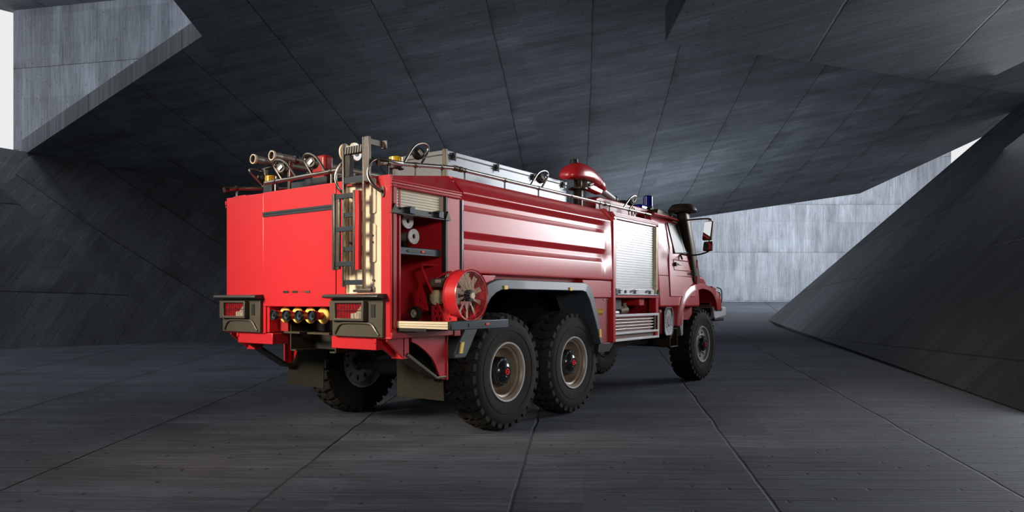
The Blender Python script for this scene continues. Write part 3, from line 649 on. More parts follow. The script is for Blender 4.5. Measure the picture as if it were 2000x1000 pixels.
M().box(xr-.002, -1.85, .582, 1.25, 1.092, 1.106).box(xr-.002, -1.85, -1.25, -.535, 1.092, 1.106).build('rear_lip', 'red', T, bevel=.003)
B(-1.872, -1.80, -1.252, -1.2405, 1.10, 2.48).build('corner_post', 'red', T, bevel=.008)
# --- ladder on the rear, two nested sections
lad = M().box(-1.965, -1.935, -.735, -.715, 1.56, 2.87).box(-1.965, -1.935, -1.000, -.980, 1.54, 2.90).build('ladder', 'steel', T, bevel=.003)
M().box(-2.005, -1.955, -.655, -.625, 1.715, 2.415).box(-1.985, -1.96, -.70, -.655, 1.72, 2.41).build('ladder_stile', 'steel', lad, bevel=.003)
M().box(-2.005, -1.955, -.922, -.90, 1.71, 2.425).build('ladder_stile', 'steel', lad, bevel=.003)
M().box(-1.998, -1.955, -.972, -.922, 1.71, 2.42).build('stile_reflection', 'red', lad, bevel=.003)  # red plate stands in for the reflection on the steel stile
for z in (2.385, 2.085, 1.768): B(-1.99, -1.965, -.91, -.65, z-.022, z+.022).build('ladder_rung', 'lslate', lad, bevel=.003)
for z in (2.215, 1.905, 1.60): B(-1.955, -1.93, -.985, -.73, z-.022, z+.022).build('ladder_rung', 'lslate', lad, bevel=.003)
M().box(-1.955, -1.90, -.990, -.725, 2.505, 2.560).build('ladder_rung', 'lslate', lad)
q = M().box(-1.955, -1.915, -.990, -.725, 2.765, 2.83)
q.build('ladder_tread', 'anth', lad, bevel=.003)
q = M()
for k in range(7): q.hexa([(-1.96, -.755-.033*k, 2.835), (-1.912, -.755-.033*k, 2.835), (-1.912, -.772-.033*k, 2.835), (-1.96, -.772-.033*k, 2.835), (-1.965, -.75-.033*k, 2.77), (-1.958, -.75-.033*k, 2.77), (-1.958, -.767-.033*k, 2.77), (-1.965, -.767-.033*k, 2.77)])
q.build('tread_grip', 'steel', lad)
M().box(-1.96, -1.70, -1.000, -.985, 2.845, 2.90).box(-1.96, -1.93, -1.06, -.985, 2.50, 2.90).box(-1.715, -1.70, -1.03, -.97, 2.835, 2.91).build('ladder_hook', 'steel', lad, bevel=.003)
M().box(-1.950, -1.90, -.80, -.737, 2.562, 2.764).build('ladder_hook', 'anth', lad, bevel=.003)
M().lathe([(.045, -.05), (.082, -.05), (.086, -.03), (.06, -.01), (.06, .05), (.086, .07), (.082, .09), (.045, .09)], (-1.80, -.62, 2.83), (.2, -1, 0), 32).build('ladder_roller', 'cream', lad)
M().lathe([(0, -.045), (.05, -.045), (.05, .085), (0, .085)], (-1.80, -.62, 2.83), (.2, -1, 0), 20).build('roller_hub', 'black', lad)
# grab handles either side of the ladder
q = M().tube(smoothpath([(-1.90, -1.155, 2.405), (-1.95, -1.09, 2.46), (-1.96, -1.04, 2.56), (-1.93, -1.05, 2.67), (-1.86, -1.10, 2.715), (-1.70, -1.12, 2.700), (-1.55, -1.10, 2.715)], 3), .0155, 12)
gh = q.build('grab_handle', 'rail', T)
M().prism([(-1.155+.022*math.cos(t*PI/8), 2.405+.05*math.sin(t*PI/8)) for t in range(16)], 'x', xr-.012, xr+.012).build('handle_plate', 'steel', gh)
M().tube(smoothpath([(-1.88, -.665, 2.42), (-1.95, -.64, 2.47), (-1.96, -.61, 2.58), (-1.93, -.64, 2.69), (-1.88, -.69, 2.74)], 3), .013, 12).build('grab_handle', 'rail', T)
# --- roof rails with posts
def railing(pts, posts, z_to, ends=()):
    r = M().tube(pts, .021, 12).build('roof_rail', 'rail', T)
    for p in posts: M().tube([(p[0], p[1], p[2]), (p[0], p[1], p[3])], .009, 8).lathe([(.024, -.014), (.028, -.014), (.028, .014), (.024, .014)], (p[0], p[1], p[2]), (1, 0, 0) if abs(p[1]) > 1 else (0, 1, 0), 14).build('rail_post', 'steel', r)
    for e in ends: M().cyl(e[0], e[1], .029, .027, n=16).build('rail_end', 'brown', r)
    return r
railing([(-1.85, -1.10, 2.668), (-1.77, -1.10, 2.686), (-.83, -1.10, 2.782), (3.98, -1.10, 2.780)],
        [(x, -1.10, z, b_) for x, z, b_ in ((-1.76, 2.687, 2.55), (-1.40, 2.722, 2.60), (-1.02, 2.762, 2.66), (-.66, 2.782, 2.68), (.05, 2.781, 2.68), (.74, 2.781, 2.68), (1.51, 2.781, 2.68), (2.28, 2.781, 2.70), (2.57, 2.781, 2.66), (3.19, 2.781, 2.66), (3.75, 2.781, 2.66))],
        0, [((-1.88, -1.10, 2.665), (-1.84, -1.10, 2.672))])
q = M()
for x in (-.84, -.76, 2.40): q.cyl((x, -1.10, 2.782), (x+.05, -1.10, 2.782), .029, n=16)
q.build('rail_coupling', 'brown', T)
railing([(-1.96, 1.10, 2.618), (-1.84, 1.10, 2.643), (-.83, 1.10, 2.782), (3.98, 1.10, 2.780)],
        [(x, 1.10, z, b_) for x, z, b_ in ((-1.84, 2.643, 2.53), (-1.40, 2.704, 2.60), (-.66, 2.782, 2.68), (.74, 2.781, 2.68), (2.28, 2.781, 2.68))], 0, [((-1.99, 1.10, 2.610), (-1.94, 1.10, 2.621))])
railing([(-1.75, .72, 2.676), (-1.75, -.43, 2.692)], [(-1.75, .553, 2.676, 2.55), (-1.75, -.318, 2.690, 2.55)], 0)
def hoop(x0, y0, x1, y1, z, ax, ay, az, side):
    """work lamp inside a leaning tube guard; base points on the rail, apex (ax, ay, az)"""
    a, c = Vector((x0, y0, z)), Vector((x1, y1, z)); mid = (a+c)/2; up = Vector((ax, ay, az))-mid; w = (c-a)/2
    P = [a, a+up*.55]
    for k in range(1, 8):
        t = PI*k/8; P.append(mid+up*(.62+.38*math.sin(t))-w*math.cos(t)*1.0)
    P += [c+up*.55, c]
    g = M().tube(smoothpath(P, 1), .0125, 10).build('lamp_guard_hoop', 'rail', T)
    ct = mid+up*.52; n_ = Vector(side).normalized()
    M().lathe([(0, -.05), (.035, -.05), (.056, -.02), (.056, .03), (.048, .038), (0, .032)], ct, n_, 24).build('work_lamp', 'black', g)
    u = n_.orthogonal().normalized(); w_ = n_.cross(u)
    if w_.z < 0: w_ = -w_
    c0 = ct+n_*.036; u = w_.cross(n_).normalized()
    M().hexa([tuple(c0+u*a_+w_*b_+n_*c_) for c_ in (0, .012) for a_, b_ in ((-.016, -.028), (.016, -.028), (.016, .028), (-.016, .028))]).build('lamp_lens', 'clear', g, bevel=.003)
    M().tube([ct+w_*.06, a+up*.5], .006, 6).tube([ct-w_*.06, c+up*.5], .006, 6).build('lamp_bracket', 'steel', g)
hoop(-1.56, -1.10, -1.34, -1.10, 2.71, -1.30, -1.12, 2.945, (-.25, -1, .1))
hoop(.56, -1.10, .80, -1.10, 2.782, .86, -1.12, 3.005, (-.2, -1, .1))
hoop(3.00, -1.10, 3.20, -1.10, 2.782, 3.36, -1.12, 3.005, (-.2, -1, .1))
hoop(-1.75, .44, -1.75, .21, 2.684, -1.80, .46, 2.885, (-1, -.3, .1))
hoop(-1.75, -.03, -1.75, -.24, 2.690, -1.80, -.02, 2.890, (-1, -.3, .1))
hoop(-1.50, 1.10, -1.28, 1.10, 2.71, -1.62, 1.12, 2.89, (-.3, 1, .1))
# --- beacons
def beacon(x, y, z0, z1, r, m_, base='lslate', post=True):
    if post: p = M().box(x-.05, x+.05, y-.07, y+.07, z0-.25, z0).build('beacon_post', base, T, bevel=.004)
    else: p = M().cyl((x, y, z0-.05), (x, y, z0), r*1.05, n=24).build('beacon_base', 'black', T)
    M().lathe([(0, z1-z0), (r*.8, z1-z0), (r*.96, (z1-z0)*.9), (r, 0), (0, 0)], (x, y, z0), (0, 0, 1), 28).build('beacon_lamp', m_, p)
    q = M()
    for k in range(10): a = 2*PI*k/10; q.tube([(x+r*1.0*math.cos(a), y+r*1.0*math.sin(a), z0), (x+r*.97*math.cos(a), y+r*.97*math.sin(a), z1-.02)], .003, 5)
    q.build('beacon_ribs', m_, p)
beacon(-1.55, .90, 2.715, 2.80, .065, 'amber')
beacon(-1.25, -.70, 2.80, 2.87, .075, 'amber', post=False)
M().box(-1.30, -1.26, -.74, -.70, 2.60, 2.80).box(-1.24, -1.20, -.70, -.66, 2.60, 2.80).build('beacon_stand', 'steel', T)
beacon(4.93, -.62, 3.055, 3.235, .085, 'blue', post=False)
M().box(4.85, 5.0, -.70, -.55, 2.84, 3.02).build('beacon_bracket', 'black', T, bevel=.01)
M().box(4.58, 4.84, -.66, -.40, 2.90, 3.06).build('blue_light_bar', 'blue', T, bevel=.03)
# --- aluminium roof box
rb = M().box(-.50, 2.07, -.70, .02, 2.70, 3.022).build('roof_box', 'boxalu', T, bevel=.006)
B(-.505, 2.075, -.705, .025, 3.026, 3.075).build('box_lid', 'boxalu', rb, bevel=.006)
B(-.52, -.475, -.72, -.675, 2.66, 3.085).build('box_corner_post', 'olive', rb, bevel=.005)
B(-.50, 2.07, -.703, .0, 3.020, 3.028).build('box_seam', 'black', rb)
for x in (-.37, .43, 1.22, 1.96):
    M().box(x-.035, x+.035, -.725, -.70, 2.985, 3.020).box(x-.022, x+.022, -.735, -.70, 3.025, 3.06).tube([(x-.05, -.73, 3.01), (x+.05, -.73, 3.01)], .008, 6).tube([(x, -.735, 2.965), (x, -.735, 3.07)], .007, 6).build('box_latch', 'anth', rb, bevel=.003)
for x in (-.9, ):
    M().box(-1.52, -1.1, .12, .60, 2.60, 2.70).box(-1.58, -1.55, -.05, .30, 2.55, 2.70).build('roof_locker', 'lslate', T, bevel=.004)
M().box(-1.42, -1.0, -.45, -.10, 2.60, 2.70).build('roof_locker', 'lslate', T, bevel=.004)
# --- water monitor on its riser
YM = -.76
mo = M().lathe([(.068, 0), (.068, .32), (.058, .34), (.058, .46), (0, .46)], (2.28, YM, 2.68), (0, 0, 1), 28).build('water_monitor', 'brown', T)
M().lathe([(.069, -.010), (.135, -.010), (.135, .010), (.069, .010)], (2.28, YM, 3.0), (0, 0, 1), 28).build('monitor_flange', 'brown', mo)
M().tube([(2.385, YM-.05, 2.7), (2.385, YM-.05, 2.99)], .011, 8).build('monitor_conduit', 'steel', mo)
def loft(rings):
    q = M(); R = [[q.b.verts.new(p) for p in r] for r in rings]; n = len(R[0])
    for A, Bq in zip(R, R[1:]):
        for i in range(n): q.b.faces.new((A[i], A[(i+1) % n], Bq[(i+1) % n], Bq[i]))
    q.b.faces.new(R[0][::-1]); q.b.faces.new(R[-1]); return q
def egg(x, z, hw, up, dn, tilt, n=20):
    out = []; c, s2 = math.cos(tilt), math.sin(tilt)
    for i in range(n):
        t = 2*PI*i/n; y = hw*math.copysign(abs(math.cos(t))**.8, math.cos(t)); v = (up if math.sin(t) > 0 else dn)*math.copysign(abs(math.sin(t))**.8, math.sin(t))
        out.append((x+v*s2, YM+y, z+v*c))
    return out
hood = loft([egg(1.925, 3.12, .06, .03, .03, -.3), egg(1.96, 3.13, .12, .08, .035, -.25), egg(2.05, 3.14, .165, .155, .04, -.15), egg(2.16, 3.15, .18, .205, .04, 0), egg(2.30, 3.16, .18, .205, .04, .1), egg(2.44, 3.165, .17, .18, .045, .2), egg(2.60, 3.16, .145, .145, .07, .3), egg(2.76, 3.15, .12, .11, .075, .35), egg(2.79, 3.142, .112, .100, .07, .35), egg(2.80, 3.14, .118, .108, .076, .35), egg(2.93, 3.11, .095, .075, .07, .38), egg(3.0, 3.09, .07, .05, .05, .4)])
hood.build('monitor_hood', 'red', mo, angle=60)
M().cyl((2.17, YM, 3.33), (2.17, YM, 3.395), .062, .055, n=20).build('monitor_cap', 'black', mo)
M().prism([(2.42, 3.12), (2.50, 3.02), (2.88, 2.99), (2.95, 3.08), (2.6, 3.12)], 'y', YM-.06, YM+.06).build('monitor_elbow', 'red', mo, bevel=.02)
M().box(2.38, 2.50, YM-.09, YM+.02, 3.03, 3.12).cyl((2.40, YM-.10, 3.06), (2.54, YM-.09, 3.10), .025, n=12).build('monitor_gear', 'engine', mo, bevel=.008)
M().cyl((2.84, YM, 3.10), (3.36, YM, 2.985), .056, .046, n=28).build('monitor_barrel', 'rimgrey', mo)
M().lathe([(.046, 0), (.060, .01), (.063, .03), (.050, .07), (.038, .08), (.035, .02)], (3.36, YM, 2.985), (.976, 0, -.216), 24).build('monitor_nozzle', 'olive', mo)
# red cover on the roof ahead of the tank
M().prism([(2.50, 2.66), (4.55, 2.66), (4.55, 2.905), (4.35, 2.925), (2.66, 2.93), (2.55, 2.90)], 'y', -.90, -.52).build('roof_cover', 'redin', T, bevel=.02)
M().lathe([(0, .10), (.10, .08), (.16, .03), (.18, 0)], (3.75, -.72, 2.92), (0, 0, 1), 24).build('roof_vent', 'anth', T)
M().tube(smoothpath([(3.46, -1.02, 2.66), (3.46, -1.02, 2.86), (3.56, -1.02, 2.86), (3.56, -1.02, 2.66)], 1), .012, 8).build('roof_handle', 'rail', T)
# --- cab
def cabside(z):  # half width of the cab at height z
    return 1.250-.060*(z-1.33)-.15*max(0, z-2.2)
prof = [(3.985, 1.33), (3.985, 2.74), (4.02, 2.80), (4.25, 2.85), (5.15, 2.82), (5.38, 2.76), (5.62, 2.18), (5.70, 1.98), (5.72, 1.33)]
q = M(); zs = [1.33, 1.52, 1.85, 2.2, 2.45, 2.66, 2.76]
def xr_at(z):   # front edge of the cab at height z
    return 5.72 if z <= 1.98 else 5.70-(z-1.98)*.40 if z < 2.18 else 5.62-(z-2.18)*.414
rows = []
for z in zs: rows.append([q.b.verts.new((3.985, -cabside(z), z)), q.b.verts.new((xr_at(z), -cabside(z), z)), q.b.verts.new((xr_at(z)+.12, -cabside(z)*.6, z)), q.b.verts.new((xr_at(z)+.12, cabside(z)*.6, z)), q.b.verts.new((xr_at(z), cabside(z), z)), q.b.verts.new((3.985, cabside(z), z))])
top = [q.b.verts.new(p) for p in ((4.02, -1.02, 2.84), (5.30, -1.00, 2.80), (5.38, -.6, 2.86), (5.38, .6, 2.86), (5.30, 1.00, 2.80), (4.02, 1.02, 2.84))]
rows.append(top)
top2 = [q.b.verts.new(p) for p in ((4.1, -.80, 2.90), (5.2, -.80, 2.88), (5.3, -.5, 2.89), (5.3, .5, 2.89), (5.2, .80, 2.88), (4.1, .80, 2.90))]
rows.append(top2)
for A, Bq in zip(rows, rows[1:]):
    for i in range(6): q.b.faces.new((A[i], A[(i+1) % 6], Bq[(i+1) % 6], Bq[i]))
q.b.faces.new(rows[-1]); q.b.faces.new(rows[0][::-1])
cab = q.build('cab', 'red', T, bevel=.03, seg=3, angle=60)
def sidepoly(P, name, m_, parent, off=.004, th=.012, bev=.004):
    q = M(); A = [q.b.verts.new((x, -cabside(z)-off, z)) for x, z in P]; D = [q.b.verts.new((x, -cabside(z)-off+th, z)) for x, z in P]
    q.b.faces.new(A); q.b.faces.new(D[::-1])
    for i in range(len(P)): q.b.faces.new((A[i], D[i], D[(i+1) % len(P)], A[(i+1) % len(P)]))
    return q.build(name, m_, parent, bevel=bev)
door = sidepoly([(4.40, 1.50), (5.50, 1.50), (5.58, 2.15), (5.40, 2.66), (4.56, 2.70), (4.50, 2.3), (4.40, 2.1)], 'cab_door', 'red', cab, .014, .03, .008)
sidepoly([(4.66, 2.215), (5.40, 2.255), (5.36, 2.46), (5.235, 2.705), (4.60, 2.715), (4.60, 2.60)], 'side_window', 'window', door, .020, .012)
sidepoly([(5.10, 2.25), (5.12, 2.25), (5.07, 2.70), (5.05, 2.70)], 'window_divider', 'alu', door, .026, .012, .002)
fr = [(4.66, 2.215), (5.40, 2.255), (5.36, 2.46), (5.235, 2.705), (4.60, 2.715)]
M().tube([(x, -cabside(z)-.022, z) for x, z in fr], .008, 6, True).build('window_seal', 'anth', door)
qp = [(4.60, 2.095), (4.62, 2.105), (5.42, 2.105), (5.445, 2.085), (5.445, 1.965), (5.42, 1.945), (4.62, 1.935), (4.60, 1.945)]
M().tube([(x, -cabside(z)-.016, z) for x, z in qp], .005, 6, True).build('door_recess_line', 'redin', door)
M().tube([(4.0, -cabside(1.83)-.003, 1.835), (5.5, -cabside(1.83)-.016, 1.845)], .005, 6).tube([(4.41, -cabside(1.6)-.016, 1.51), (4.41, -cabside(2.1)-.016, 2.1), (4.47, -cabside(2.3)-.016, 2.3), (4.55, -cabside(2.7)-.012, 2.7)], .004, 6).build('door_seam', 'redin', cab)
M().cyl((4.63, -1.225, 2.03), (4.63, -1.262, 2.03), .035, .03, n=16).box(4.64, 4.80, -1.262, -1.245, 2.015, 2.045).build('door_handle', 'black', door, bevel=.004)
M().box(4.72, 4.84, -1.267, -1.25, 2.018, 2.042).build('door_handle_tip', 'rail', door, bevel=.004)
txt = bpy.data.curves.new('door_lettering', 'FONT'); txt.body = 'zetros'; txt.size = .085; txt.extrude = .002; txt.shear = .25
to = bpy.data.objects.new('door_lettering', txt); col.objects.link(to); tm = bpy.data.meshes.new_from_object(to); bpy.data.objects.remove(to); to = bpy.data.objects.new('door_lettering', tm); col.objects.link(to); to.parent = door; tm.materials.clear(); tm.materials.append(MT['hub']); to.location = (5.20, -1.236, 1.875); to.rotation_euler = (PI/2, 0, 0)
for z in (2.0, 1.72): M().box(5.50, 5.56, -1.262, -1.20, z-.06+.06, z+.12).cyl((5.53, -1.262, z), (5.53, -1.262, z+.14), .018, n=10).build('door_hinge', 'redbtn', cab, bevel=.004)
# rain gutter and sun visor along the roof edge
M().tube(smoothpath([(4.0, -1.13, 2.80), (4.6, -1.14, 2.80), (5.2, -1.13, 2.775), (5.45, -1.08, 2.73)]), .022, 8).build('roof_gutter', 'red', cab)
M().prism([(4.30, 2.84), (5.22, 2.80), (5.52, 2.73), (5.56, 2.76), (5.25, 2.87), (4.35, 2.92)], 'y', -1.06, 1.06).build('sun_visor', 'brown', cab, bevel=.01)
M().tube([(4.75, -1.13, 2.835), (5.5, -1.12, 2.765)], .012, 8).cyl((5.1, -1.13, 2.80), (5.35, -1.13, 2.775), .022, n=10).build('visor_rod', 'steel', cab)
B(3.99, 5.72, -1.10, 1.10, 1.10, 1.34).build('cab_floor', 'redin', cab)
M().prism([(3.99, 1.33), (4.72, 1.33), (4.85, 1.515), (3.99, 1.515)], 'y', -1.19, -1.10).build('cab_skirt', 'redin', cab, bevel=.01)
M().box(4.40, 4.80, -1.225, -1.20, 1.500, 1.515).build('sill_trim', 'steel', cab)
# hood, fenders, headlamp, bumper
M().prism([(5.66, 1.3), (6.98, 1.3), (7.02, 1.55), (6.95, 1.80), (6.80, 1.90), (5.68, 1.99)], 'y', -.92, .92).build('hood', 'red', cab, bevel=.06, seg=4)
B(6.98, 7.05, -.55, .55, 1.35, 1.80).build('front_grille', 'black', cab, bevel=.01)
M().hexa([(5.50, -1.02, 1.95), (5.60, -1.02, 1.95), (5.60, 1.02, 1.95), (5.50, 1.02, 1.95), (5.22, -.98, 2.72), (5.36, -.98, 2.72), (5.36, .98, 2.72), (5.22, .98, 2.72)]).build('windscreen', 'window', cab)
for s_ in (-1, 1):
    oa = [(4.66, 1.02), (4.67, 1.18), (4.72, 1.36), (4.84, 1.52), (5.02, 1.63), (5.25, 1.71), (5.50, 1.755), (5.75, 1.765), (6.00, 1.745), (6.25, 1.705), (6.50, 1.655), (6.74, 1.60), (6.86, 1.50), (6.90, 1.38), (6.88, 1.28)]
    ia = [(4.84, 1.02), (4.85, 1.15), (4.90, 1.27), (5.00, 1.38), (5.14, 1.47), (5.32, 1.55), (5.53, 1.61), (5.75, 1.645), (5.96, 1.64), (6.14, 1.615), (6.30, 1.57), (6.42, 1.50), (6.50, 1.42), (6.54, 1.35), (6.56, 1.26)]
    q = M(); k = len(oa)
    r0 = [q.b.verts.new((x-.10+(.10 if i > 8 else 0), s_*1.05, z+.05)) for i, (x, z) in enumerate(oa)]; r1 = [q.b.verts.new((x, s_*1.205, z)) for x, z in oa]
    r2 = [q.b.verts.new((x*.75+a*.25, s_*1.262, z*.75+b2*.25)) for (x, z), (a, b2) in zip(oa, ia)]; r3 = [q.b.verts.new((x, s_*1.268, z)) for x, z in ia]; r4 = [q.b.verts.new((x, s_*.85, z)) for x, z in ia]
    for A, Bq in ((r0, r1), (r1, r2), (r2, r3), (r3, r4)):
        for i in range(k-1): q.b.faces.new((A[i], A[i+1], Bq[i+1], Bq[i]))
    for i in (0, k-1): q.b.faces.new((r0[i], r1[i], r2[i], r3[i], r4[i]))
    fe = q.build('front_fender', 'red', cab, angle=50)
    # inner well
    q = M(); a_ = [q.b.verts.new((x, s_*1.20, z+.004)) for x, z in ia]; b2 = [q.b.verts.new((x, s_*.62, z+.004)) for x, z in ia]
    for i in range(k-1): q.b.faces.new((a_[i], a_[i+1], b2[i+1], b2[i]))
    q.b.faces.new(b2); q.build('wheel_well_liner', 'black', fe)
    M().box(6.50, 6.93, s_*.80, s_*1.20, 1.30, 1.60).build('headlamp_pod', 'red', fe, bevel=.06, seg=3)
    M().prism([(6.58, 1.455), (6.60, 1.57), (6.66, 1.595), (6.80, 1.58), (6.84, 1.55), (6.83, 1.45), (6.78, 1.43), (6.62, 1.435)], 'y', s_*1.19, s_*1.225).build('turn_signal', 'amber', fe, bevel=.006)
    M().tube([(6.57, s_*1.222, 1.45), (6.59, s_*1.222, 1.575), (6.66, s_*1.222, 1.60), (6.81, s_*1.222, 1.585), (6.85, s_*1.222, 1.55), (6.84, s_*1.222, 1.44), (6.78, s_*1.222, 1.42), (6.61, s_*1.222, 1.425)], .010, 6, True).build('signal_bezel', 'black', fe)
    M().tube(smoothpath([(6.70, s_*1.215, 1.68), (6.92, s_*1.215, 1.66), (6.98, s_*1.215, 1.56), (7.00, s_*1.2, 1.40)]), .010, 6).build('lamp_guard_rod', 'black', fe)
    M().prism([(6.36, 1.70), (6.60, 1.66), (6.58, 1.63), (6.50, 1.61), (6.42, 1.63)], 'y', s_*1.18, s_*1.24).build('fender_recess', 'redin', fe, bevel=.006)
    M().prism([(4.90, 1.30), (5.02, 1.38), (4.98, 1.26), (4.96, .86), (4.88, .84), (4.84, 1.0)], 'y', s_*1.12, s_*1.24).build('fender_extension', 'fender' if s_ > 0 else 'alu', fe, bevel=.01)
M().prism([(6.55, 1.12), (6.62, 1.09), (7.20, 1.14), (7.23, 1.20), (7.23, 1.31), (6.52, 1.325), (6.52, 1.2)], 'y', -1.215, 1.215).build('bumper', 'white', T, bevel=.02)
bm_ = bpy.data.objects['bumper']
M().box(6.60, 7.15, -1.20, 1.2, 1.05, 1.13).box(6.45, 6.7, -1.19, 1.19, 1.08, 1.30).build('bumper_underside', 'black', bm_, bevel=.02)
M().box(6.62, 6.98, -1.222, -1.20, 1.235, 1.305).build('bumper_recess', 'black', bm_, bevel=.006)
M().cyl((6.90, -1.22, 1.265), (6.90, -1.235, 1.265), .028, n=14).build('bumper_lamp', 'clear', bm_)
M().box(6.5, 6.9, -1.16, 1.16, 1.315, 1.40).build('bumper_bracket', 'engine', bm_, bevel=.01)
# --- silencer with perforated shield beside the cab
si = M().box(4.02, 4.40, -1.22, -.80, .90, 1.30).build('silencer_box', 'redin', T, bevel=.05, seg=4)
M().box(4.00, 4.42, -1.16, -.85, .885, 1.32).build('silencer_casing', 'anth', si, bevel=.05, seg=4)
def rrect(x0, x1, z0, z1, r, n=5):
    out = []
    for cx, cz, a in ((x1-r, z1-r, 0), (x0+r, z1-r, 90), (x0+r, z0+r, 180), (x1-r, z0+r, 270)): out += arc(cx, cz, r, a, a+90, n)
    return out
hl = []
cx_, cz_ = 4.30, 1.10
for ring, (rx, rz, n) in enumerate(((.062, .095, 16), (.084, .122, 20), (.104, .148, 26), (.122, .175, 34))):
    for i in range(n):
        a = 2*PI*(i+.5*(ring % 2))/n; ux, uz = math.cos(a), math.sin(a)
        px, pz = cx_+rx*ux, cz_+rz*uz; L = .0110; wd = .0060; nx, nz = -uz, ux
        
        hl.append([(px-ux*L-nx*wd, pz-uz*L-nz*wd), (px+ux*L-nx*wd, pz+uz*L-nz*wd), (px+ux*L+nx*wd, pz+uz*L+nz*wd), (px-ux*L+nx*wd, pz-uz*L+nz*wd)])
oval = [(cx_+.036*math.cos(t*PI/10), cz_+.062*math.sin(t*PI/10)) for t in range(20)]
M().plate(rrect(4.14, 4.46, .885, 1.32, .075), hl+[oval], 'y', -1.262, -1.252).build('perforated_shield', 'white', si)
M().prism([(x, z) for x, z in rrect(4.15, 4.45, .90, 1.31, .07)], 'y', -1.252, -1.20).build('shield_backing', 'black', si)
M().prism([(cx_+.030*math.cos(t*PI/10), cz_+.055*math.sin(t*PI/10)) for t in range(20)], 'y', -1.266, -1.25).build('shield_boss', 'alu', si)
M().tube([(x, -1.262, z) for x, z in rrect(4.14, 4.46, .885, 1.32, .075)], .010, 6, True).build('shield_rim', 'alu', si)
# air tank, step and battery frame behind the front wheel
M().cyl((4.62, -.95, 1.28), (4.62, -.95, .70), .10, n=16).box(4.50, 4.84, -1.14, -.9, .80, 1.30).build('step_support', 'brown', T, bevel=.01)
M().box(4.50, 4.52, -1.20, -1.0, .68, .98).box(4.80, 4.82, -1.20, -1.0, .68, .98).box(4.50, 4.82, -1.21, -1.0, .672, .690).box(4.50, 4.80, -1.21, -1.0, .965, .98).build('cab_step', 'brown', T, bevel=.003)
# --- intake snorkel
def srect(x, y, z, hx, hy, n=12):
    return [(x+hx*math.copysign(abs(math.cos(t))**.55, math.cos(t)), y+hy*math.copysign(abs(math.sin(t))**.55, math.sin(t)), z) for t in [2*PI*i/n for i in range(n)]]
sk = loft([srect(5.62, -1.16, 1.72, .17, .10), srect(5.56, -1.165, 1.90, .165, .10), srect(5.40, -1.17, 2.30, .15, .095), srect(5.22, -1.17, 2.70, .135, .09), srect(5.13, -1.17, 2.90, .125, .085), srect(5.12, -1.17, 2.96, .125, .085)]).build('air_intake_snorkel', 'brown', T, angle=50)
M().lathe([(.14, -.02), (.23, -.01), (.245, .02), (.235, .05), (.19, .11), (.17, .125), (0, .13)], (5.10, -1.17, 2.93), (0, 0, 1), 32).build('snorkel_cap', 'brown', sk)
M().tube([(5.80, -1.20, 1.76), (5.735, -1.205, 1.95), (5.36, -1.21, 2.72), (5.25, -1.21, 2.92)], .012, 8).build('snorkel_highlight', 'rail', sk)  # bright tube put in for the highlight along the snorkel's front edge
# --- mirrors
for s_ in (-1, 1):
    ym = s_*1.52
    ma = M().tube(smoothpath([(5.0, s_*1.10, 2.77), (5.05, s_*1.3, 2.79), (5.12, s_*1.60, 2.80), (5.13, s_*1.66, 2.78), (5.13, s_*1.66, 2.72)]), .013, 8).tube(smoothpath([(4.95, s_*1.20, 2.215), (5.0, s_*1.32, 2.185), (5.05, s_*1.50, 2.20), (5.13, s_*1.62, 2.25), (5.13, s_*1.62, 2.30)]), .013, 8).tube([(5.145, s_*1.62, 2.25), (5.145, s_*1.62, 2.78)], .010, 8).build('mirror_arm', 'brown', T)
    M().tube([(4.92, s_*1.21, 2.20), (4.92, s_*1.24, 2.12)], .016, 8).build('mirror_bracket', 'anth', ma)
    # mirrors face back towards the driver
    for z0, z1 in ((2.43, 2.755), (2.255, 2.415)):
        zc, hh = (z0+z1)/2, (z1-z0)/2
        mh = M().prism(rrect(-.085, .085, -hh, hh, .025), 'x', -.025, .025).build('mirror_head', 'brown', ma, bevel=.012)
        mh.location = (5.11, s_*1.615, zc); mh.rotation_euler = (0, math.radians(13), s_*math.radians(12))
        M().prism(rrect(-.071, .071, -hh+.014, hh-.014, .018), 'x', -.033, -.022).build('mirror_glass', 'mirror', mh)

# ------------------------------------------------------------------ the fan on the slide tray
Fn = thing('ventilation_fan', 'red petrol driven ventilation fan with tan blades standing on the pulled out tray', 'fan', (-1.17, -1.5, 1.238))
fx, fy, fz, fr_ = 0.0, 0.0, .243, .236
M().lathe([(fr_-.008, -.10), (fr_, -.10), (fr_+.010, -.108), (fr_+.012, -.098), (fr_, -.09), (fr_, .03), (fr_+.012, .038), (fr_+.010, .048), (fr_-.006, .04), (fr_-.008, .035)], (fx, fy, fz), (0, 1, 0), 56, closed=True).build('fan_drum', 'red', Fn)
q = M()
for k in range(1, 15):
    r = fr_*k/15; q.tube([(r*math.cos(2*PI*i/40), -.112, fz+r*math.sin(2*PI*i/40)) for i in range(40)], .0008, 4, True)
for k in range(8): a = PI*k/8+.2; q.tube([(fr_*math.cos(a), -.113, fz+fr_*math.sin(a)), (-fr_*math.cos(a), -.113, fz-fr_*math.sin(a))], .0014, 4)
q.build('fan_grille', 'anth', Fn)
M().lathe([(0, -.118), (.028, -.118), (.032, -.112), (.034, -.104)], (0, 0, fz), (0, 1, 0), 24).build('grille_badge', 'cream', Fn)
M().lathe([(0, -.09), (.05, -.09), (.055, -.08), (.055, .02), (0, .02)], (0, 0, fz), (0, 1, 0), 24).build('fan_hub', 'hub', Fn)
